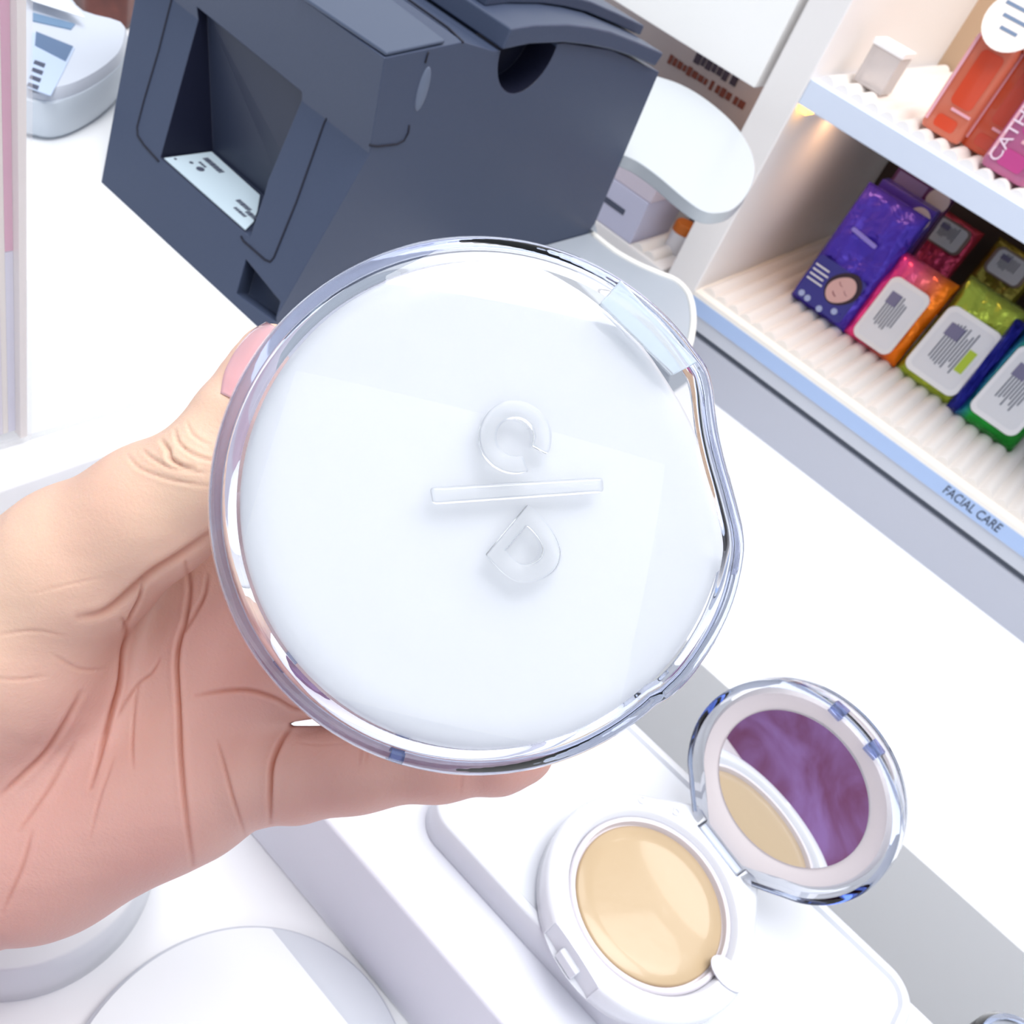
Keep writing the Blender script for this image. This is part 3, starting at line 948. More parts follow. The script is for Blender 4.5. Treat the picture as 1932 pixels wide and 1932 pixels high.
slab('front_sheet', XG - 0.0025, XG, -0.16, 0.0, 0.0042, ZTOP, ACR)
slab('rear_sheet', XG - 0.0125, XG - 0.010, -0.16, -0.001, 0.0042, ZTOP, ACR)
ZC = onX(40, 470, XG - 0.006).z
XM = XG - 0.006
slab('side_edge', XG - 0.010, XG - 0.0026, -0.0030, -0.0004, 0.0045, ZTOP, mat('edge_beige', '#d8cfcb', 0.4))
slab('pink_card', XM - 0.0006, XM, -0.0058, -0.0031, ZC, ZTOP, mat('pink_card', '#c9719c', 0.5))
slab('lavender_backing', XM - 0.0006, XM, -0.0058, -0.0031, 0.006, ZC - 0.0004, mat('lavender_card', '#c9c8de', 0.5))
slab('cream_edge', XM - 0.0006, XM, -0.0078, -0.0059, 0.006, ZTOP, mat('cream_paper', '#dfd6cc', 0.5))
slab('poster_insert', XM - 0.0006, XM, -0.15, -0.0079, 0.006, ZTOP, mat('lavender_poster', '#cfc8d6', 0.5))
zk = onX(5, 450, XM).z
slab('poster_picture', XM, XM + 0.0003, -0.15, -0.0115, zk, zk + 0.05, mat('poster_pink', '#c4a0b8', 0.5))
for k, (py_, o0, o1, h_) in enumerate(((690, -0.0190, -0.0112, 0.0045), (720, -0.0165, -0.0100, 0.0010), (760, -0.0200, -0.0105, 0.0050), (790, -0.020, -0.0095, 0.0010))):
    zk = onX(12, py_, XM).z
    slab('poster_print', XM, XM + 0.0004, o0, o1, zk, zk + h_, mat('mauve_ink', '#77729a', 0.6))

# ================================================================== DISPLAY TRAY AND OPEN COMPACT
ZB = -0.015
def tray():
    y0, y1 = 0.1565, 0.2485
    x0 = onz(800, 1515, 0.0).x - 0.001
    x1 = onz(1712, 1932, 0.0).x
    o = empty('tester_tray', ((x0 + x1) / 2, (y0 + y1) / 2, ZB), 'raised white tray with rounded corners under the open compact', 'tray')
    cx, cy = (x0 + x1) / 2, (y0 + y1) / 2
    def rr(inset, z, r=0.012):
        return [Vector((cx + x, cy + y, z)) for x, y in rrect(x1 - x0 - 2 * inset, y1 - y0 - 2 * inset, max(r - inset, 0.003), 10)]
    rings = [rr(0.001, ZB), rr(0.0, ZB + 0.001), rr(0.0, -0.0008), rr(0.0008, 0.0), rr(0.0035, 0.0), rr(0.0045, -0.0015)]
    put('tray_body', loft(rings), mat('tray_white', '#d3d6dd', 0.35), o, smooth=True, angle=50)
    return x0, x1, y0, y1
tray()
FLOORT = -0.0015

th = math.radians(78.4)
al = math.radians(78)
Cb = Vector((0.022, 0.188, FLOORT))
O_ = Vector((math.cos(th), math.sin(th), 0))
T_ = Vector((-math.sin(th), math.cos(th), 0))
oc = empty('open_compact', Cb, 'open round white cushion compact with beige foundation and a mirror lid, on the tray', 'compact')
TB = Matrix.Translation(Cb) @ Matrix((T_, O_, Vector((T_.cross(O_)).normalized()))).transposed().to_4x4()
# local: x tangent along hinge, y towards hinge, z down or up (make z up)
if (TB.to_3x3() @ Vector((0, 0, 1))).z < 0:
    TB = Matrix.Translation(Cb) @ Matrix((-T_, O_, Vector((0, 0, 1)))).transposed().to_4x4()
RB = 0.0375


def outline(R, hinge_w=0.012, bump=0.0, n=96, notch=0.0):
    pts = []
    for k in range(n):
        a = 2 * PI * k / n
        x, y = R * math.cos(a), R * math.sin(a)
        pts.append([x, y])
    return pts


def shoulder(R, n=120, wing=0.017, ext=0.0035):
    """circle that reaches out into two shoulders and a flat at the hinge side (+y)"""
    pts = []
    for k in range(n):
        a = 2 * PI * k / n
        x, y = R * math.cos(a), R * math.sin(a)
        ax = abs(x)
        if y > 0 and ax < 0.030:
            yt = R + ext if ax < wing else R + ext - (ax - wing) / (0.030 - wing) * (R + ext - math.sqrt(R * R - 0.030 ** 2))
            s = max(0, min(1, (0.030 - ax) / 0.006))
            y = y + (min(yt, R + ext) - y) * s * 0.8
        pts.append((x, y))
    return pts


def L(pts, z, T=TB, ins=0.0, R=None):
    out = []
    for x, y in pts:
        r = math.hypot(x, y)
        k = (r - ins) / r
        out.append(T @ Vector((x * k, y * k, z)))
    return out


sh = shoulder(RB)
circ = outline(0.0295)
H = 0.0135
rings = [L(sh, 0.0, ins=0.004), L(sh, 0.001, ins=0.0016), L(sh, 0.003), L(sh, H - 0.0022), L(sh, H - 0.0006, ins=0.0008), L(sh, H, ins=0.0022)]
# inner well
def ringR(R, z, n=120, T=TB, cx=0, cy=0):
    return [T @ Vector((cx + R * math.cos(2 * PI * k / n), cy + R * math.sin(2 * PI * k / n), z)) for k in range(n)]
rings += [ringR(0.0305, H), ringR(0.0300, H - 0.0006), ringR(0.0292, H - 0.003), ringR(0.0288, H - 0.006)]
base = put('compact_base', loft(rings), WHITE2, oc, smooth=True, angle=50)
nbm = box_bm(-0.0105, 0.0105, RB - 0.0045, RB + 0.01, H - 0.009, H + 0.003, None, TB)
nbm2 = box_bm(-0.011, 0.011, -RB - 0.006, -RB + 0.0022, H - 0.010, H + 0.003, None, TB)
boolcut(base, [nbm, nbm2])
base.data.materials.clear(); base.data.materials.append(WHITE2)
for mdl in list(base.modifiers): base.modifiers.remove(mdl)
put('latch_button', box_bm(-0.0042, 0.0042, -RB + 0.0002, -RB + 0.0028, H - 0.0095, H - 0.0045, None, TB), WHITE2, oc, bevel=0.0006)
put('hinge_barrel', tube([TB @ Vector((-0.0095, RB - 0.001, H - 0.0035)), TB @ Vector((0.0095, RB - 0.001, H - 0.0035))], 0.0028, None, 16), mat('hinge_grey', '#c6cede', 0.3), oc, smooth=True)
put('inner_ring', loft([ringR(0.0290, H - 0.006), ringR(0.0290, H - 0.0025), ringR(0.0284, H - 0.0018), ringR(0.0272, H - 0.0020), ringR(0.0268, H - 0.0045)], cap0=True, cap1=True),
    mat('pearl_ring', '#dcd6dc', 0.12, coat=0.6), oc, smooth=True, angle=50)
FN = mat('beige_foundation', '#b9a282', 0.28, coat=0.25)
foil_noise(FN, 0.03, 120)
# raised cushion disc
cr = [ringR(0.0262, H - 0.0048), ringR(0.0262, H - 0.0036), ringR(0.0255, H - 0.0030), ringR(0.020, H - 0.0028), ringR(0.010, H - 0.0027), ringR(0.003, H - 0.0027)]
put('foundation', loft(cr), FN, oc, smooth=True, angle=60)
tbp = onz(1372, 1838, FLOORT + H)
put('pull_tab', prism([Vector((tbp.x + 0.0065 * math.cos(t_), tbp.y + 0.0042 * math.sin(t_), FLOORT + H + 0.0002)) for t_ in np.linspace(0, 2 * PI, 24, endpoint=False)], Vector((0, 0, 0.0005))),
    mat('tab_white', '#ccccd6', 0.2), oc)
# little embossed letters on the base rim
for s_, ang in (('C', 145), ('-', 138), ('L', 133), ('-', 127), ('D', 122)):
    a_ = math.radians(ang)
    cpos = TB @ Vector((0.0338 * math.cos(a_), 0.0338 * math.sin(a_), H + 0.0002))
    ex = (TB.to_3x3() @ Vector((-math.sin(a_), math.cos(a_), 0))) * -1
    ey = TB.to_3x3() @ Vector((math.cos(a_), math.sin(a_), 0))
    if s_ in 'CD':
        text('rim_letter', s_, cpos - ey * 0.001, ex, ey, 0.004, mat('rim_letter', '#dfe0e8', 0.2), oc, depth=0.0004, align='CENTER')

# lid
HG = Cb + O_ * (RB - 0.0005) + Vector((0, 0, H - 0.003))
U_ = (O_ * math.cos(al) + Vector((0, 0, 1)) * math.sin(al)).normalized()
XLd = -T_
N_ = XLd.cross(U_).normalized()          # faces away or towards the base
if N_.dot(Vector(CAM) - HG) < 0:
    N_ = -N_
    XLd = U_.cross(N_)
RL = 0.0372
TL = Matrix.Translation(HG + U_ * (RL + 0.0018)) @ Matrix((XLd, U_, N_)).transposed().to_4x4()
# local y points away from hinge; shoulders at -y
shl = [(x, -y) for x, y in shoulder(RL, wing=0.010, ext=0.004)]
lid_r = [L(shl, -0.0065, TL, 0.006), L(shl, -0.0065, TL, 0.002), L(shl, -0.005, TL, 0.0004), L(shl, -0.002, TL), L(shl, 0.0030, TL), L(shl, 0.0036, TL, 0.0008),
         L(shl, 0.0034, TL, 0.0022), L(shl, -0.0030, TL, 0.0026), L(shl, -0.0046, TL, 0.006)]
olid = put('clear_lid', loft(lid_r), CLEARB, oc, smooth=True, angle=50)
put('lid_lining', loft([L(shl, -0.0044, TL, 0.0036), L(shl, -0.0020, TL, 0.0036), L(shl, 0.0002, TL, 0.0050), ringR(0.0285, -0.0008, 120, TL), ringR(0.0262, -0.0016, 120, TL)][:3] +
                       [[TL @ Vector((0.0276 * math.cos(2 * PI * k / 120), -0.0276 * -math.sin(2 * PI * k / 120) * -1, -0.0006)) for k in range(120)],
                        [TL @ Vector((0.0266 * math.cos(2 * PI * k / 120), -0.0266 * math.sin(2 * PI * k / 120), -0.0012)) for k in range(120)]]),
    mat('lid_lining', '#e6e0e2', 0.35), olid, smooth=True, angle=50)
put('mirror', loft([ringR(0.0264, -0.0011, 96, TL), ringR(0.0264, -0.0004, 96, TL)]), mat('mirror_silver', '#f2f4f6', 0.0, metal=1.0), olid, smooth=True)
for sx in (-1, 1):
    put('lid_catch', box_bm(sx * 0.0075 - 0.0024, sx * 0.0075 + 0.0024, RL - 0.0052, RL - 0.0024, -0.001, 0.003, None, TL), mat('blue_clear', (0.45, 0.55, 0.9), 0.05, trans=0.8), olid, bevel=0.0003)

# lid of the next tester further along, only its rim in view
nx = onz(1935, 1965, 0.02)
o2 = empty('tester_compact', (nx.x, nx.y, ZB), 'clear compact lid peeking in at the bottom right corner', 'compact')
cc = Vector((nx.x + 0.006, nx.y - 0.004, 0.0))
def ring2(R, z):
    return [Vector((cc.x + R * math.cos(t_), cc.y + R * math.sin(t_), z)) for t_ in np.linspace(0, 2 * PI, 80, endpoint=False)]
put('compact_base', loft([ring2(0.015, ZB), ring2(0.017, ZB + 0.002), ring2(0.017, 0.006)]), WHITE2, o2, smooth=True)
put('clear_lid', loft([ring2(0.018, 0.0062), ring2(0.0185, 0.012), ring2(0.017, 0.015), ring2(0.0155, 0.015), ring2(0.0155, 0.009)]), CLEARB, o2, smooth=True)

# unseen purple card added for the mirror to reflect
pc = put('purple_card', box_bm(-0.10, 0.16, -0.040, -0.036, -0.0735, 0.07), add_noise(mat('purple_marble', '#8c5a96', 0.45), '#763d63', '#9873b0', 18, 4, 0, 1.6))
tag(pc, 'purple marbled card added out of view, reflected in the mirror of the open compact', 'display card')

# ================================================================== ROUND ACRYLIC DISCS LOWER LEFT
def arcfit(p1, p2, p3):
    ax, ay, bx_, by_, cx, cy = p1.x, p1.y, p2.x, p2.y, p3.x, p3.y
    d = 2 * (ax * (by_ - cy) + bx_ * (cy - ay) + cx * (ay - by_))
    ux = ((ax * ax + ay * ay) * (by_ - cy) + (bx_ * bx_ + by_ * by_) * (cy - ay) + (cx * cx + cy * cy) * (ay - by_)) / d
    uy = ((ax * ax + ay * ay) * (cx - bx_) + (bx_ * bx_ + by_ * by_) * (ax - cx) + (cx * cx + cy * cy) * (bx_ - ax)) / d
    return ux, uy, math.hypot(ax - ux, ay - uy)


ZF = -0.0735
zt_ = ZF + 0.030
ux, uy, rr_ = arcfit(onz(0, 1832, zt_), onz(165, 1780, zt_), onz(256, 1695, zt_))
rr_ = min(rr_, 0.075)
e = onz(165, 1780, zt_); dirv = (Vector((ux, uy, 0)) - Vector((e.x, e.y, 0))).normalized()
ux, uy = e.x + dirv.x * rr_, e.y + dirv.y * rr_
o3 = put('round_riser', loft([[Vector((ux + r * math.cos(t_), uy + r * math.sin(t_), z)) for t_ in np.linspace(0, 2 * PI, 96, endpoint=False)] for r, z in ((rr_ - .0005, ZF + 0.0002), (rr_, ZF + 0.001), (rr_, zt_ - 0.001), (rr_ - 0.001, zt_))]), mat('disc_white', '#dde0e4', 0.3), smooth=True, angle=50)
tag(o3, 'thick white round riser partly hidden below the wrist', 'display riser')
zt_ = ZF + 0.006
ux, uy, rr_ = arcfit(onz(200, 1880, zt_), onz(484, 1745, zt_), onz(700, 1850, zt_))
o4 = put('round_plate', loft([[Vector((ux + r * math.cos(t_), uy + r * math.sin(t_), z)) for t_ in np.linspace(0, 2 * PI, 128, endpoint=False)] for r, z in ((rr_ - .0005, ZF + 0.0002), (rr_, ZF + 0.001), (rr_, zt_ - 0.001), (rr_ - 0.001, zt_))]), mat('disc_grey', '#d3d7de', 0.3), smooth=True, angle=50)
tag(o4, 'thin pale round plate at the bottom edge of the picture', 'display plate')
# straight edged white board lying on it
s0, s1 = onz(512, 1752, zt_ + 0.003), onz(650, 1932, zt_ + 0.003)
ed = []
for t_ in np.linspace(0, 2 * PI, 128, endpoint=False):
    x, y = ux + (rr_ - 0.002) * math.cos(t_), uy + (rr_ - 0.002) * math.sin(t_)
    ed.append((x, min(y, s0.y)))
o5 = put('cut_plate', loft([[Vector((x, y, z)) for x, y in ed] for z in (zt_ + 0.0002, zt_ + 0.003)]), mat('disc_white2', '#e3e6e9', 0.35))
tag(o5, 'white plate with one straight edge lying on the pale round plate', 'display plate')

# ================================================================== COMPACT HELD IN THE HAND
D0 = 139.0
K = D0 / F * 0.001 * 1.0                       # metres per picture unit at the compact
ctr = at(915, 955, D0)
v_r = Vector(M[0]); v_d = Vector(M[1]); v_f = Vector(M[2])
vw = (Vector(CAM) - ctr).normalized()
nrm = (vw + v_r * 0.12).normalized()
ex = (v_r - nrm * v_r.dot(nrm)).normalized()
ey = nrm.cross(ex)                           # up in the picture
TC = Matrix.Translation(ctr) @ Matrix((ex, ey, nrm)).transposed().to_4x4()
hc = empty('held_compact', ctr, 'round white cushion compact with a clear lid held up in the hand', 'compact')
Rl = 500 * K


def P2(px, py):
    return ((px - 915) * K, -(py - 955) * K)


spec = {}
outer = []
right_px = [(1311, 650), (1340, 690), (1352, 730), (1357, 770), (1363, 812), (1375, 862), (1390, 912), (1404, 962), (1413, 1000), (1416, 1040), (1408, 1090), (1394, 1140), (1372, 1190), (1340, 1242), (1302, 1290), (1262, 1325)]
a_start = math.atan2(-(650 - 955), 1311 - 915)
a_end = math.atan2(-(1325 - 955), 1262 - 915)
aa = np.linspace(a_start, a_end + 2 * PI, 100)
for a_ in aa[1:-1]:
    outer.append((Rl * math.cos(a_), Rl * math.sin(a_)))
rp = smooth_path([Vector((*P2(x, y), 0)) for x, y in right_px[::-1]], 3)
outer += [(p.x, p.y) for p in rp]


def inset(pts, d):
    out = []
    n = len(pts)
    for i in range(n):
        a, b = Vector(pts[(i - 2) % n]), Vector(pts[(i + 2) % n])
        t = (b - a).normalized()
        nn = Vector((-t.y, t.x))
        out.append((pts[i][0] + nn.x * d, pts[i][1] + nn.y * d))
    return out


ar = sum(outer[i][0] * outer[(i + 1) % len(outer)][1] - outer[(i + 1) % len(outer)][0] * outer[i][1] for i in range(len(outer)))
sgn = 1 if ar > 0 else -1


def lev(pts, d, z):
    return [TC @ Vector((x, y, z)) for x, y in inset(pts, d * sgn)]


# cup shaped clear lid: outside skin then inside skin
zf = 0.0062
rings = [lev(outer, 0.0016, -0.0058), lev(outer, 0.0004, -0.0058), lev(outer, 0.0, -0.005), lev(outer, 0.0, 0.0018), lev(outer, 0.0003, 0.0034), lev(outer, 0.0012, 0.0050),
         lev(outer, 0.0026, zf - 0.0004), lev(outer, 0.0042, zf)]
inner_r = [lev(outer, 0.0046, zf - 0.0014), lev(outer, 0.0034, zf - 0.0024), lev(outer, 0.0026, 0.0022), lev(outer, 0.0020, 0.0), lev(outer, 0.0017, -0.0052)]
bm = bmesh.new()
RG = []
for r in rings + inner_r[:0]:
    RG.append([bm.verts.new(p) for p in r])
RI = [[bm.verts.new(p) for p in r] for r in inner_r]
n_ = len(outer)
for A, B in list(zip(RG[:-1], RG[1:])) + list(zip(RI[:-1], RI[1:])):
    for i in range(n_):
        j = (i + 1) % n_
        bm.faces.new((A[i], A[j], B[j], B[i]))
bm.faces.new(RG[-1])
bm.faces.new(RI[0][::-1])
for i in range(n_):
    j = (i + 1) % n_
    bm.faces.new((RG[0][i], RG[0][j], RI[-1][j], RI[-1][i]))
hlid = put('clear_lid', bm, CLEARB, hc, smooth=True, angle=38)

# white body under it
Rw = 457 * K
wpts = []
notch = [(1030, 514), (1080, 540), (1130, 572), (1210, 640), (1287, 747), (1322, 815), (1348, 880), (1368, 950), (1380, 1015), (1384, 1070)]
c_w = P2(927, 955)
a0_ = math.atan2(-(514 - 955), 1030 - 927)
a1_ = math.atan2(-(1070 - 955), 1384 - 927)
for a_ in np.linspace(a0_, a1_ + 2 * PI, 110)[1:-1]:
    wpts.append((c_w[0] + Rw * math.cos(a_), c_w[1] + Rw * math.sin(a_)))
wp = smooth_path([Vector((*P2(x, y), 0)) for x, y in notch[::-1]], 3)
wpts += [(p.x, p.y) for p in wp]
sgn = 1
put('compact_base', loft([lev(wpts, 0.004, -0.0125), lev(wpts, 0.0012, -0.0115), lev(wpts, 0.0, -0.009), lev(wpts, 0.0, -0.002), lev(wpts, 0.0004, 0.0012), lev(wpts, 0.0014, 0.0028), lev(wpts, 0.0032, 0.0036), lev(wpts, 0.006, 0.0039)]),
    mat('held_white', '#fbfcfe', 0.3, coat=0.2), hc, smooth=True, angle=60)
put('base_collar', loft([lev(wpts, -0.0014, -0.0115), lev(wpts, -0.0022, -0.0105), lev(wpts, -0.0022, -0.0085), lev(wpts, 0.0, -0.0080)]), mat('collar_clear', (0.86, 0.88, 1.0), 0.05, trans=0.9, ior=1.4), hc, smooth=True)

# raised clear letters: C over a bar over D
zl0, zl1 = zf + 0.0001, zf + 0.0017
def arcband(cx, cy, r0, r1, a0, a1, n=44):
    pts = []
    for k in range(n + 1):
        a = math.radians(a0 + (a1 - a0) * k / n)
        pts.append((cx + r1 * math.cos(a), cy + r1 * math.sin(a)))
    for k in range(n, -1, -1):
        a = math.radians(a0 + (a1 - a0) * k / n)
        pts.append((cx + r0 * math.cos(a), cy + r0 * math.sin(a)))
    return [((x - 915) * K, (955 + 0 - (955 - y)) * 0 + y * K) if False else (x, y) for x, y in pts]


def letter(name, pts, closed=True):
    o = put(name, flat(pts, TC, zl0, zl1), CLEAR, hlid, bevel=0.0006, seg=4)
    return o


def c_at(px, py, r0, r1, a0, a1):
    cx, cy = P2(px, py)
    return arcband(cx, cy, r0 * K, r1 * K, a0, a1)


letter('raised_letter', c_at(959, 831, 35, 66, -8, 292 - 0)[:] if False else c_at(959, 831, 34, 66, -28, 292))
bar = [P2(806, 922), P2(1120, 902), P2(1122, 930), P2(812, 952)]
letter('raised_bar', [(x, y) for x, y in bar][::-1])
# D: straight back on the upper left, bowl on the lower right
dpx = [(982, 952), (1005, 972), (1030, 1004), (1042, 1036), (1036, 1064), (1018, 1082), (990, 1092), (960, 1090), (934, 1072), (906, 1042)]
dout = [(p.x, p.y) for p in smooth_path([Vector((*P2(x, y), 0)) for x, y in dpx], 4)]
dctr = Vector(P2(968, 1028))
din = [((x - dctr.x) * 0.50 + dctr.x + 0.0004, (y - dctr.y) * 0.50 + dctr.y) for x, y in dout]
bm = bmesh.new()
Vo0 = [bm.verts.new(TC @ Vector((x, y, zl0))) for x, y in dout]; Vo1 = [bm.verts.new(TC @ Vector((x, y, zl1))) for x, y in dout]
Vi0 = [bm.verts.new(TC @ Vector((x, y, zl0))) for x, y in din]; Vi1 = [bm.verts.new(TC @ Vector((x, y, zl1))) for x, y in din]
for i in range(len(dout)):
    j = (i + 1) % len(dout)
    bm.faces.new((Vo0[i], Vo0[j], Vo1[j], Vo1[i])); bm.faces.new((Vi1[i], Vi1[j], Vi0[j], Vi0[i]))
    bm.faces.new((Vo1[i], Vo1[j], Vi1[j], Vi1[i])); bm.faces.new((Vi0[i], Vi0[j], Vo0[j], Vo0[i]))
put('raised_letter', bm, CLEAR, hlid, bevel=0.0004, seg=3)
# clear hinge block and small catches in the rim
hb_ = [P2(1155, 541), P2(1116, 586), P2(1254, 713), P2(1302, 688)]
put('hinge_block', flat(hb_[::-1], TC, zf + 0.0001, zf + 0.0010), mat('frost_clear', (0.78, 0.86, 0.93), 0.1, trans=0.6, ior=1.35), hlid, bevel=0.0003)
for px_, py_, rot in ((757, 1399, -25), (556, 1235, -52)):
    x, y = P2(px_, py_)
    Tn = TC @ Matrix.Translation((x, y, 0)) @ Matrix.Rotation(math.radians(rot), 4, 'Z')
    put('rim_catch', box_bm(-0.0011, 0.0011, -0.0014, 0.0014, -0.004, 0.0, None, Tn), mat('catch_blue', (0.35, 0.42, 0.7), 0.1, trans=0.6), hlid, bevel=0.0002)


# ================================================================== THE HAND
def build_hand():
    import openvdb as vdb
    vs = 0.75                                      # mm
    def c3(x, y, d):                                # camera space, mm
        return np.array([(x - 966) * d / F, (y - 966) * d / F, d], dtype=np.float32)
    lo = np.array([-262., -40., 140.]); hi = np.array([22., 152., 262.])
    nn = np.ceil((hi - lo) / vs).astype(int)
    gx = (lo[0] + vs * np.arange(nn[0], dtype=np.float32))[:, None, None]
    gy = (lo[1] + vs * np.arange(nn[1], dtype=np.float32))[None, :, None]
    gz = (lo[2] + vs * np.arange(nn[2], dtype=np.float32))[None, None, :]
    def cap(a, b, ra, rb):
        ab = b - a
        L2 = float(ab @ ab)
        t = ((gx - a[0]) * ab[0] + (gy - a[1]) * ab[1] + (gz - a[2]) * ab[2]) / L2
        t = np.clip(t, 0, 1)
        dx = gx - (a[0] + ab[0] * t); dy = gy - (a[1] + ab[1] * t); dz = gz - (a[2] + ab[2] * t)
        return np.sqrt(dx * dx + dy * dy + dz * dz) - (ra + (rb - ra) * t)
    def smin(a, b, k):
        h = np.maximum(k - np.abs(a - b), 0) / k
        return np.minimum(a, b) - h * h * k * 0.25
    def chain(pts, k=2.0):
        out = None
        for (p, rp), (q, rq) in zip(pts[:-1], pts[1:]):
            s = cap(c3(*p), c3(*q), rp, rq)
            out = s if out is None else smin(out, s, k)
        return out
    # palm: metacarpals
    palm = None
    for pts in (
        [((470, 1462, 190), 10.4), ((330, 1500, 196), 12.5), ((120, 1620, 203), 13.5), ((-160, 1700, 210), 15)],
        [((575, 1280, 192), 10), ((400, 1350, 199), 12), ((150, 1480, 204), 13.5), ((-160, 1600, 211), 16)],
        [((600, 1130, 195), 10), ((400, 1210, 202), 12), ((150, 1350, 208), 14), ((-160, 1500, 212), 17)],
        [((600, 990, 197), 10), ((420, 1080, 204), 12), ((150, 1250, 210), 14), ((-160, 1400, 212), 17)],
    ):
        s = chain(pts, 6)
        palm = s if palm is None else smin(palm, s, 7)
    # hypothenar swelling
    palm = smin(palm, cap(c3(350, 1490, 194), c3(40, 1610, 197), 13, 17), 10)
    # thenar mass and thumb
    thumb = chain([((-190, 1330, 198), 24), ((10, 1180, 188), 19.0), ((150, 1062, 180), 14.2), ((290, 965, 174), 11.4), ((392, 893, 170), 9.8)], 8)
    thumb = smin(thumb, chain([((392, 893, 170), 9.6), ((455, 800, 172), 8.7), ((503, 715, 175.5), 7.5), ((514, 668, 177), 5.8)], 4), 4)
    body = smin(palm, thumb, 5)
    body = smin(body, cap(c3(60, 1260, 192), c3(-150, 1430, 198), 18, 23), 12)
    # forearm running out of the frame
    body = smin(body, cap(c3(-160, 1560, 212), c3(-900, 1900, 216), 26, 27), 18)
    # fingers
    pinky = chain([((500, 1462, 189), 9.8), ((560, 1462, 188), 9.3), ((650, 1450, 187), 8.7), ((690, 1445, 187), 8.5), ((830, 1436, 186), 7.8), ((940, 1427, 187), 7.3), ((985, 1418, 188), 6.6)], 3)
    body = smin(body, pinky, 3)
    for pts in (
        [((560, 1272, 190), 9.6), ((700, 1262, 184), 9.0), ((900, 1180, 172), 8.3), ],
        [((590, 1130, 190), 9.8), ((730, 1100, 184), 9.2), ((930, 1030, 172), 8.5), ],
        [((590, 990, 190), 9.8), ((720, 950, 184), 9.0), ((900, 880, 172), 8.3), ],
    ):
        pts = [((p[0], p[1], p[2] + 3), r) for p, r in pts]
        body = smin(body, chain(pts, 3), 2.5)
    # slit between the ring finger and the little finger
    PX = gx / gz * F + 966; PY = gy / gz * F + 966
    slit = np.maximum(np.maximum(np.abs(PY - (1366 - (PX - 548) * 0.07)) - np.minimum(7.0, 3.6 + (PX - 545) * 0.06), 546 - PX), PX - 760) * gz / F
    body = np.maximum(body, -slit)
    # keep everything in front of the held compact's back clear
    cc = c3(915, 955, 139 + 22.0)
    g = vdb.FloatGrid(20.0)
    g.copyFromArray(np.ascontiguousarray(body.astype(np.float32)))
    V, Q = g.convertToQuads(isovalue=0.0)
    V = np.asarray(V, dtype=np.float64) * vs + lo
    Q = np.asarray(Q)[:, ::-1]
    return V, Q


V, Q = build_hand()
# one refinement of the visible mesh comes from relaxing the voxel steps
import collections
def relax(V, Q, it=3, lam=0.5):
    E = np.concatenate([Q[:, [0, 1]], Q[:, [1, 2]], Q[:, [2, 3]], Q[:, [3, 0]]])
    E = np.concatenate([E, E[:, ::-1]])
    cnt = np.bincount(E[:, 0], minlength=len(V))[:, None]
    for i in range(it * 2):
        acc = np.zeros_like(V)
        for k in range(3):
            acc[:, k] = np.bincount(E[:, 0], weights=V[E[:, 1], k], minlength=len(V))
        V = V + (acc / np.maximum(cnt, 1) - V) * (lam if i % 2 == 0 else -lam * 1.04)
    return V
V = relax(V, Q, 4)
me = bpy.data.meshes.new('person')
W2 = (CAM + (V * 0.001) @ M)                   # camera space to world
me.from_pydata(W2.tolist(), [], Q.tolist())
me.update()
bm = bmesh.new(); bm.from_mesh(me)
bmesh.ops.recalc_face_normals(bm, faces=bm.faces)
bmesh.ops.subdivide_edges(bm, edges=bm.edges, cuts=1, use_grid_fill=True)
bm.normal_update()
bm.to_mesh(me); bm.free()
nv = len(me.vertices)
A = np.empty(nv * 3); me.vertices.foreach_get('co', A); A = A.reshape(-1, 3)
NN = np.empty(nv * 3); me.vertices.foreach_get('normal', NN); NN = NN.reshape(-1, 3)
Vc = (A - CAM) @ M.T
px = Vc[:, 0] / Vc[:, 2] * F + 966
py = Vc[:, 1] / Vc[:, 2] * F + 966
vdir = (CAM - A); vdir /= np.linalg.norm(vdir, axis=1)[:, None]
facing = np.clip((NN * vdir).sum(1) * 2.2, 0, 1)
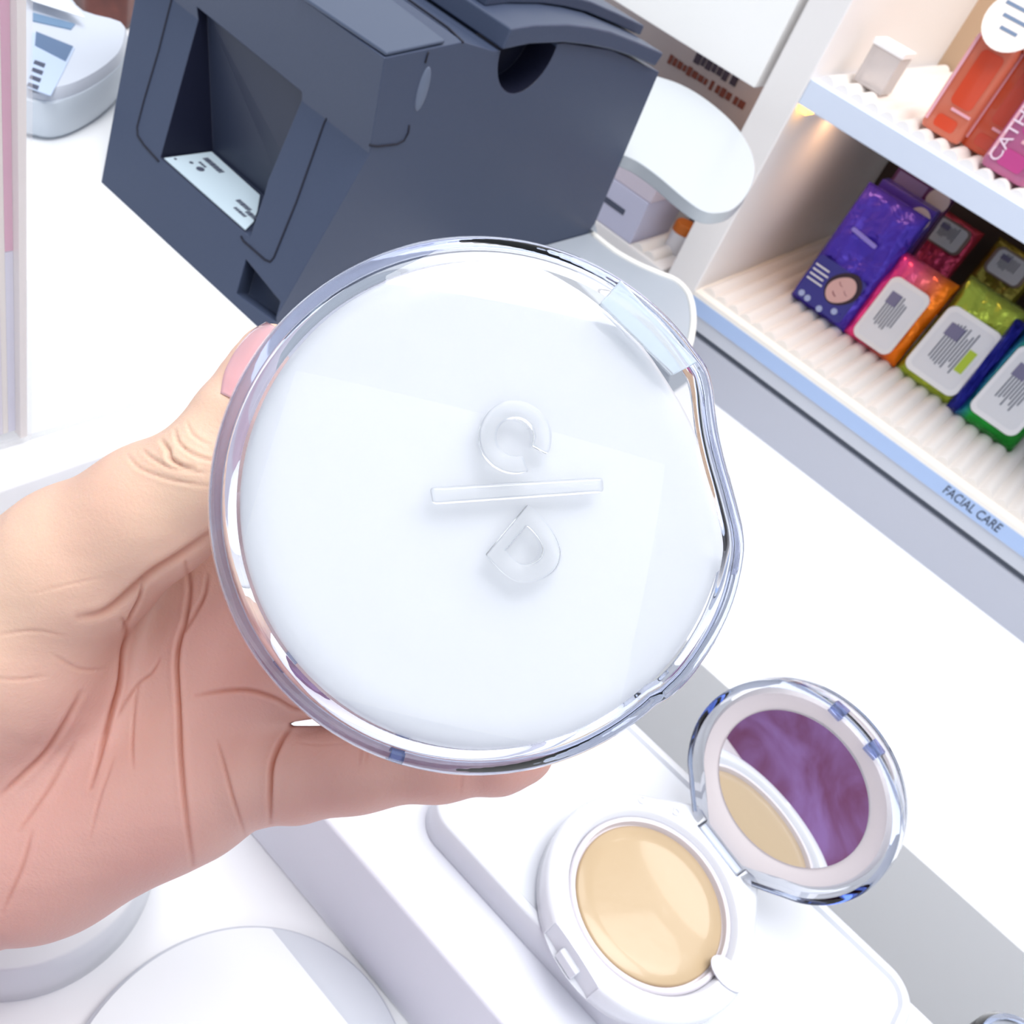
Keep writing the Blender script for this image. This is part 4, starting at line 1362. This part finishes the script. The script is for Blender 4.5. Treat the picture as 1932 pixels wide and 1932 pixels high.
# palm lines and knuckle folds: (points, half width, depth mm, redness with painted crease shade)
CR = [
    ([(232, 1168), (240, 1190), (232, 1230), (226, 1290), (212, 1340), (190, 1420), (171, 1485)], 5.5, 0.75, 1.0),
    ([(351, 1060), (358, 1110), (350, 1170), (338, 1210), (333, 1260), (338, 1350), (343, 1449), (352, 1540), (364, 1632)], 5, 0.8, 1.0),
    ([(391, 1085), (386, 1120), (372, 1150), (350, 1190)], 4, 0.45, 0.7),
    ([(268, 1094), (264, 1125), (245, 1165), (232, 1190)], 4.5, 0.5, 0.7),
    ([(301, 1243), (285, 1270), (261, 1290), (235, 1330), (225, 1352)], 3.5, 0.3, 0.5),
    ([(262, 1290), (255, 1330), (250, 1400), (252, 1450)], 3.5, 0.3, 0.5),
    ([(370, 1312), (420, 1303), (471, 1302), (520, 1318), (560, 1340), (620, 1338)], 5, 0.45, 0.8),
    ([(552, 1368), (530, 1400), (514, 1440), (510, 1490), (510, 1552)], 5, 0.75, 1.0),
    ([(410, 1398), (425, 1450), (440, 1506), (464, 1580)], 4, 0.35, 0.6),
    ([(154, 1307), (125, 1360), (85, 1421), (40, 1465), (0, 1502)], 6, 0.5, 0.6),
    ([(142, 1404), (90, 1490), (34, 1569)], 5, 0.3, 0.4),
    ([(60, 1570), (40, 1640), (5, 1720)], 5, 0.3, 0.4),
    ([(215, 1430), (190, 1500), (170, 1580)], 4, 0.2, 0.3),
    ([(420, 990), (350, 1040), (280, 1085), (205, 1150), (150, 1165)], 9, 0.7, 0.7),
    ([(305, 832), (318, 850), (322, 866), (345, 880), (365, 884)], 5, 0.9, 0.35),
    ([(240, 858), (262, 882), (300, 898), (345, 910), (400, 918)], 4, 0.35, 0.15),
    ([(270, 850), (290, 866), (330, 885), (390, 893)], 4, 0.4, 0.15),
    ([(330, 812), (338, 836), (366, 858), (410, 872)], 4, 0.5, 0.2),
    ([(352, 797), (366, 822), (396, 840)], 3.5, 0.3, 0.1),
    ([(680, 1380), (682, 1415), (678, 1445)], 3, 0.25, 0.25),
    ([(691, 1376), (694, 1410), (690, 1440)], 3, 0.25, 0.25),
    ([(870, 1395), (874, 1440), (868, 1500)], 3, 0.2, 0.2),
    ([(560, 1400), (600, 1405), (650, 1402)], 3, 0.1, 0.1),
    ([(100, 1235), (150, 1262), (205, 1262)], 4, 0.2, 0.2),
    ([(-10, 1200), (60, 1190), (120, 1200)], 4, 0.15, 0.15),
    ([(-10, 1280), (40, 1282), (90, 1275)], 4, 0.15, 0.15),
    ([(60, 1120), (120, 1105), (190, 1090)], 3.5, 0.12, 0.1),
]
disp = np.zeros(nv); red = np.zeros(nv)
for pts, hw, dep, rd in CR:
    P = np.array([(p.x, p.y) for p in smooth_path([Vector((a, b, 0)) for a, b in pts], 5)])
    x0_, y0_ = P.min(0) - 30; x1_, y1_ = P.max(0) + 30
    idx = np.where((px > x0_) & (px < x1_) & (py > y0_) & (py < y1_) & (facing > 0.02))[0]
    if len(idx) == 0: continue
    q = np.stack([px[idx], py[idx]], 1)
    best = np.full(len(idx), 1e9); tt_ = np.zeros(len(idx))
    for k in range(len(P) - 1):
        ab = P[k + 1] - P[k]
        t_ = np.clip(((q - P[k]) @ ab) / (ab @ ab + 1e-9), 0, 1)
        d_ = np.linalg.norm(q - (P[k] + t_[:, None] * ab), axis=1)
        m_ = d_ < best
        best[m_] = d_[m_]; tt_[m_] = (k + t_[m_]) / (len(P) - 1)
    tap = np.sin(np.clip(tt_, 0.03, 0.97) * PI) ** 0.5
    hw = hw * 0.82
    rd = rd * 1.1
    gss = np.exp(-(best / hw) ** 2)
    puff = np.exp(-((best - hw * 2.2) / (hw * 1.4)) ** 2) * 0.25
    disp[idx] += (-gss + puff) * dep * tap
    red[idx] = np.maximum(red[idx], gss * rd * tap)
# fine skin relief
rs = np.random.RandomState(3)
fine = np.zeros(nv)
for k in range(14):
    fx, fy = rs.uniform(-1, 1, 2) * 0.16
    fine += np.sin(px * fx + py * fy + rs.uniform(0, 6)) * 0.010
A2 = A + NN * ((disp + fine) * facing * 0.001)[:, None]
me.vertices.foreach_set('co', A2.ravel())
me.update()
ca = me.color_attributes.new('skin', 'FLOAT_COLOR', 'POINT')
def l3(h): return np.array(lin(h)[:3])
base_c = l3('#dfbaa4')
palm_c = l3('#cfa095')
line_c = l3('#a85434')
# palm side blood tone with painted shade: stronger over palm than thumb ball
pz = np.clip(((py - 1010) + (px - 250) * 0.75) / 260, 0, 1)
c_ = base_c[None] * (1 - pz[:, None]) + palm_c[None] * pz[:, None]
mott = np.zeros(nv)
for k in range(10):
    fx, fy = rs.uniform(-1, 1, 2) * 0.03
    mott += np.sin(px * fx + py * fy + rs.uniform(0, 6))
mott = mott / 10
c_ = c_ * (1 + mott[:, None] * np.array([0.05, 0.14, 0.12]))
c_ = c_ * (1 - red[:, None] * 0.75) + line_c[None] * red[:, None] * 0.75
tipr = np.clip(1 - np.hypot(px - 470, py - 800) / 90, 0, 1)[:, None]
c_ = c_ * (1 - tipr * 0.3) + l3('#d89a86')[None] * tipr * 0.3
ca.data.foreach_set('color', np.concatenate([np.clip(c_, 0, 1), np.ones((nv, 1))], 1).ravel())
SK = mat('skin', '#dba994', 0.48, sss=0.35, spec=0.35)
nt = SK.node_tree
at_ = nt.nodes.new('ShaderNodeAttribute'); at_.attribute_name = 'skin'
nt.links.new(at_.outputs['Color'], nt.nodes['Principled BSDF'].inputs['Base Color'])
tc = nt.nodes.new('ShaderNodeTexCoord'); nz = nt.nodes.new('ShaderNodeTexNoise'); nz.inputs['Scale'].default_value = 1400
bp = nt.nodes.new('ShaderNodeBump'); bp.inputs['Strength'].default_value = 0.25; bp.inputs['Distance'].default_value = 0.0004
nt.links.new(tc.outputs['Object'], nz.inputs['Vector']); nt.links.new(nz.outputs['Fac'], bp.inputs['Height'])
nt.links.new(bp.outputs['Normal'], nt.nodes['Principled BSDF'].inputs['Normal'])
hand = putme('person', me, SK, smooth='all')
tag(hand, 'open left hand of a person, thumb up, holding the round compact from behind', 'person')

# thumb nail: a curved glossy plate laid on the thumb tip
from mathutils.bvhtree import BVHTree
bvh = BVHTree.FromPolygons([tuple(v) for v in A2], [tuple(p.vertices) for p in me.polygons])
edge_l = smooth_path([Vector(p) for p in ((416, 742, 0), (424, 700, 0), (446, 658, 0), (474, 625, 0), (502, 606, 0))], 5)
edge_r = smooth_path([Vector(p) for p in ((486, 775, 0), (512, 730, 0), (530, 690, 0), (536, 655, 0), (522, 618, 0))], 5)
nu = 14
cam_v = Vector(CAM)
D = np.full((len(edge_l), nu + 1), np.nan)
for i, (a, b) in enumerate(zip(edge_l, edge_r)):
    for k in range(nu + 1):
        q_ = a.lerp(b, k / nu)
        dr = Vector(ray(q_.x, q_.y)).normalized()
        hit = bvh.ray_cast(cam_v, dr, 0.4)
        if hit[0] is not None:
            D[i, k] = float(((np.array(hit[0]) - CAM) @ M[2]) * 1000)
for i in range(len(D)):
    row = D[i]
    ok = np.where(~np.isnan(row))[0]
    if len(ok) == 0:
        row[:] = D[i - 1] + 0.3
        continue
    for k in range(ok[0] - 1, -1, -1):
        row[k] = row[k + 1] + 0.35 + 0.1 * (ok[0] - k)
    for k in range(ok[-1] + 1, nu + 1):
        row[k] = row[k - 1] + 0.35
for _ in range(6):
    D2 = D.copy()
    D2[1:-1, 1:-1] = (D[:-2, 1:-1] + D[2:, 1:-1] + D[1:-1, :-2] + D[1:-1, 2:]) / 4
    D2[1:-1, 0] = (D[:-2, 0] + D[2:, 0]) / 2
    D = D2
grid_o, grid_i = [], []
for i, (a, b) in enumerate(zip(edge_l, edge_r)):
    v_ = i / (len(edge_l) - 1)
    ro, ri = [], []
    for k in range(nu + 1):
        q_ = a.lerp(b, k / nu)
        off = 0.15 + 0.75 * min(1, v_ * 5) + 0.3 * math.sin(PI * k / nu)
        ro.append(at(q_.x, q_.y, D[i, k] - off)); ri.append(at(q_.x, q_.y, D[i, k] - off + 0.5))
    grid_o.append(ro); grid_i.append(ri)
bm = bmesh.new()
GO = [[bm.verts.new(p) for p in r] for r in grid_o]; GI = [[bm.verts.new(p) for p in r] for r in grid_i]
nr = len(GO)
for i in range(nr - 1):
    for k in range(nu):
        bm.faces.new((GO[i][k], GO[i][k + 1], GO[i + 1][k + 1], GO[i + 1][k]))
        bm.faces.new((GI[i][k], GI[i + 1][k], GI[i + 1][k + 1], GI[i][k + 1]))
for k in range(nu):
    bm.faces.new((GO[0][k], GI[0][k], GI[0][k + 1], GO[0][k + 1])); bm.faces.new((GO[-1][k], GO[-1][k + 1], GI[-1][k + 1], GI[-1][k]))
for i in range(nr - 1):
    bm.faces.new((GO[i][0], GO[i + 1][0], GI[i + 1][0], GI[i][0])); bm.faces.new((GO[i][nu], GI[i][nu], GI[i + 1][nu], GO[i + 1][nu]))
put('fingernail', bm, mat('nail_pink', '#d9a0a4', 0.12, coat=1.0, sss=0.2), hand, smooth='all')
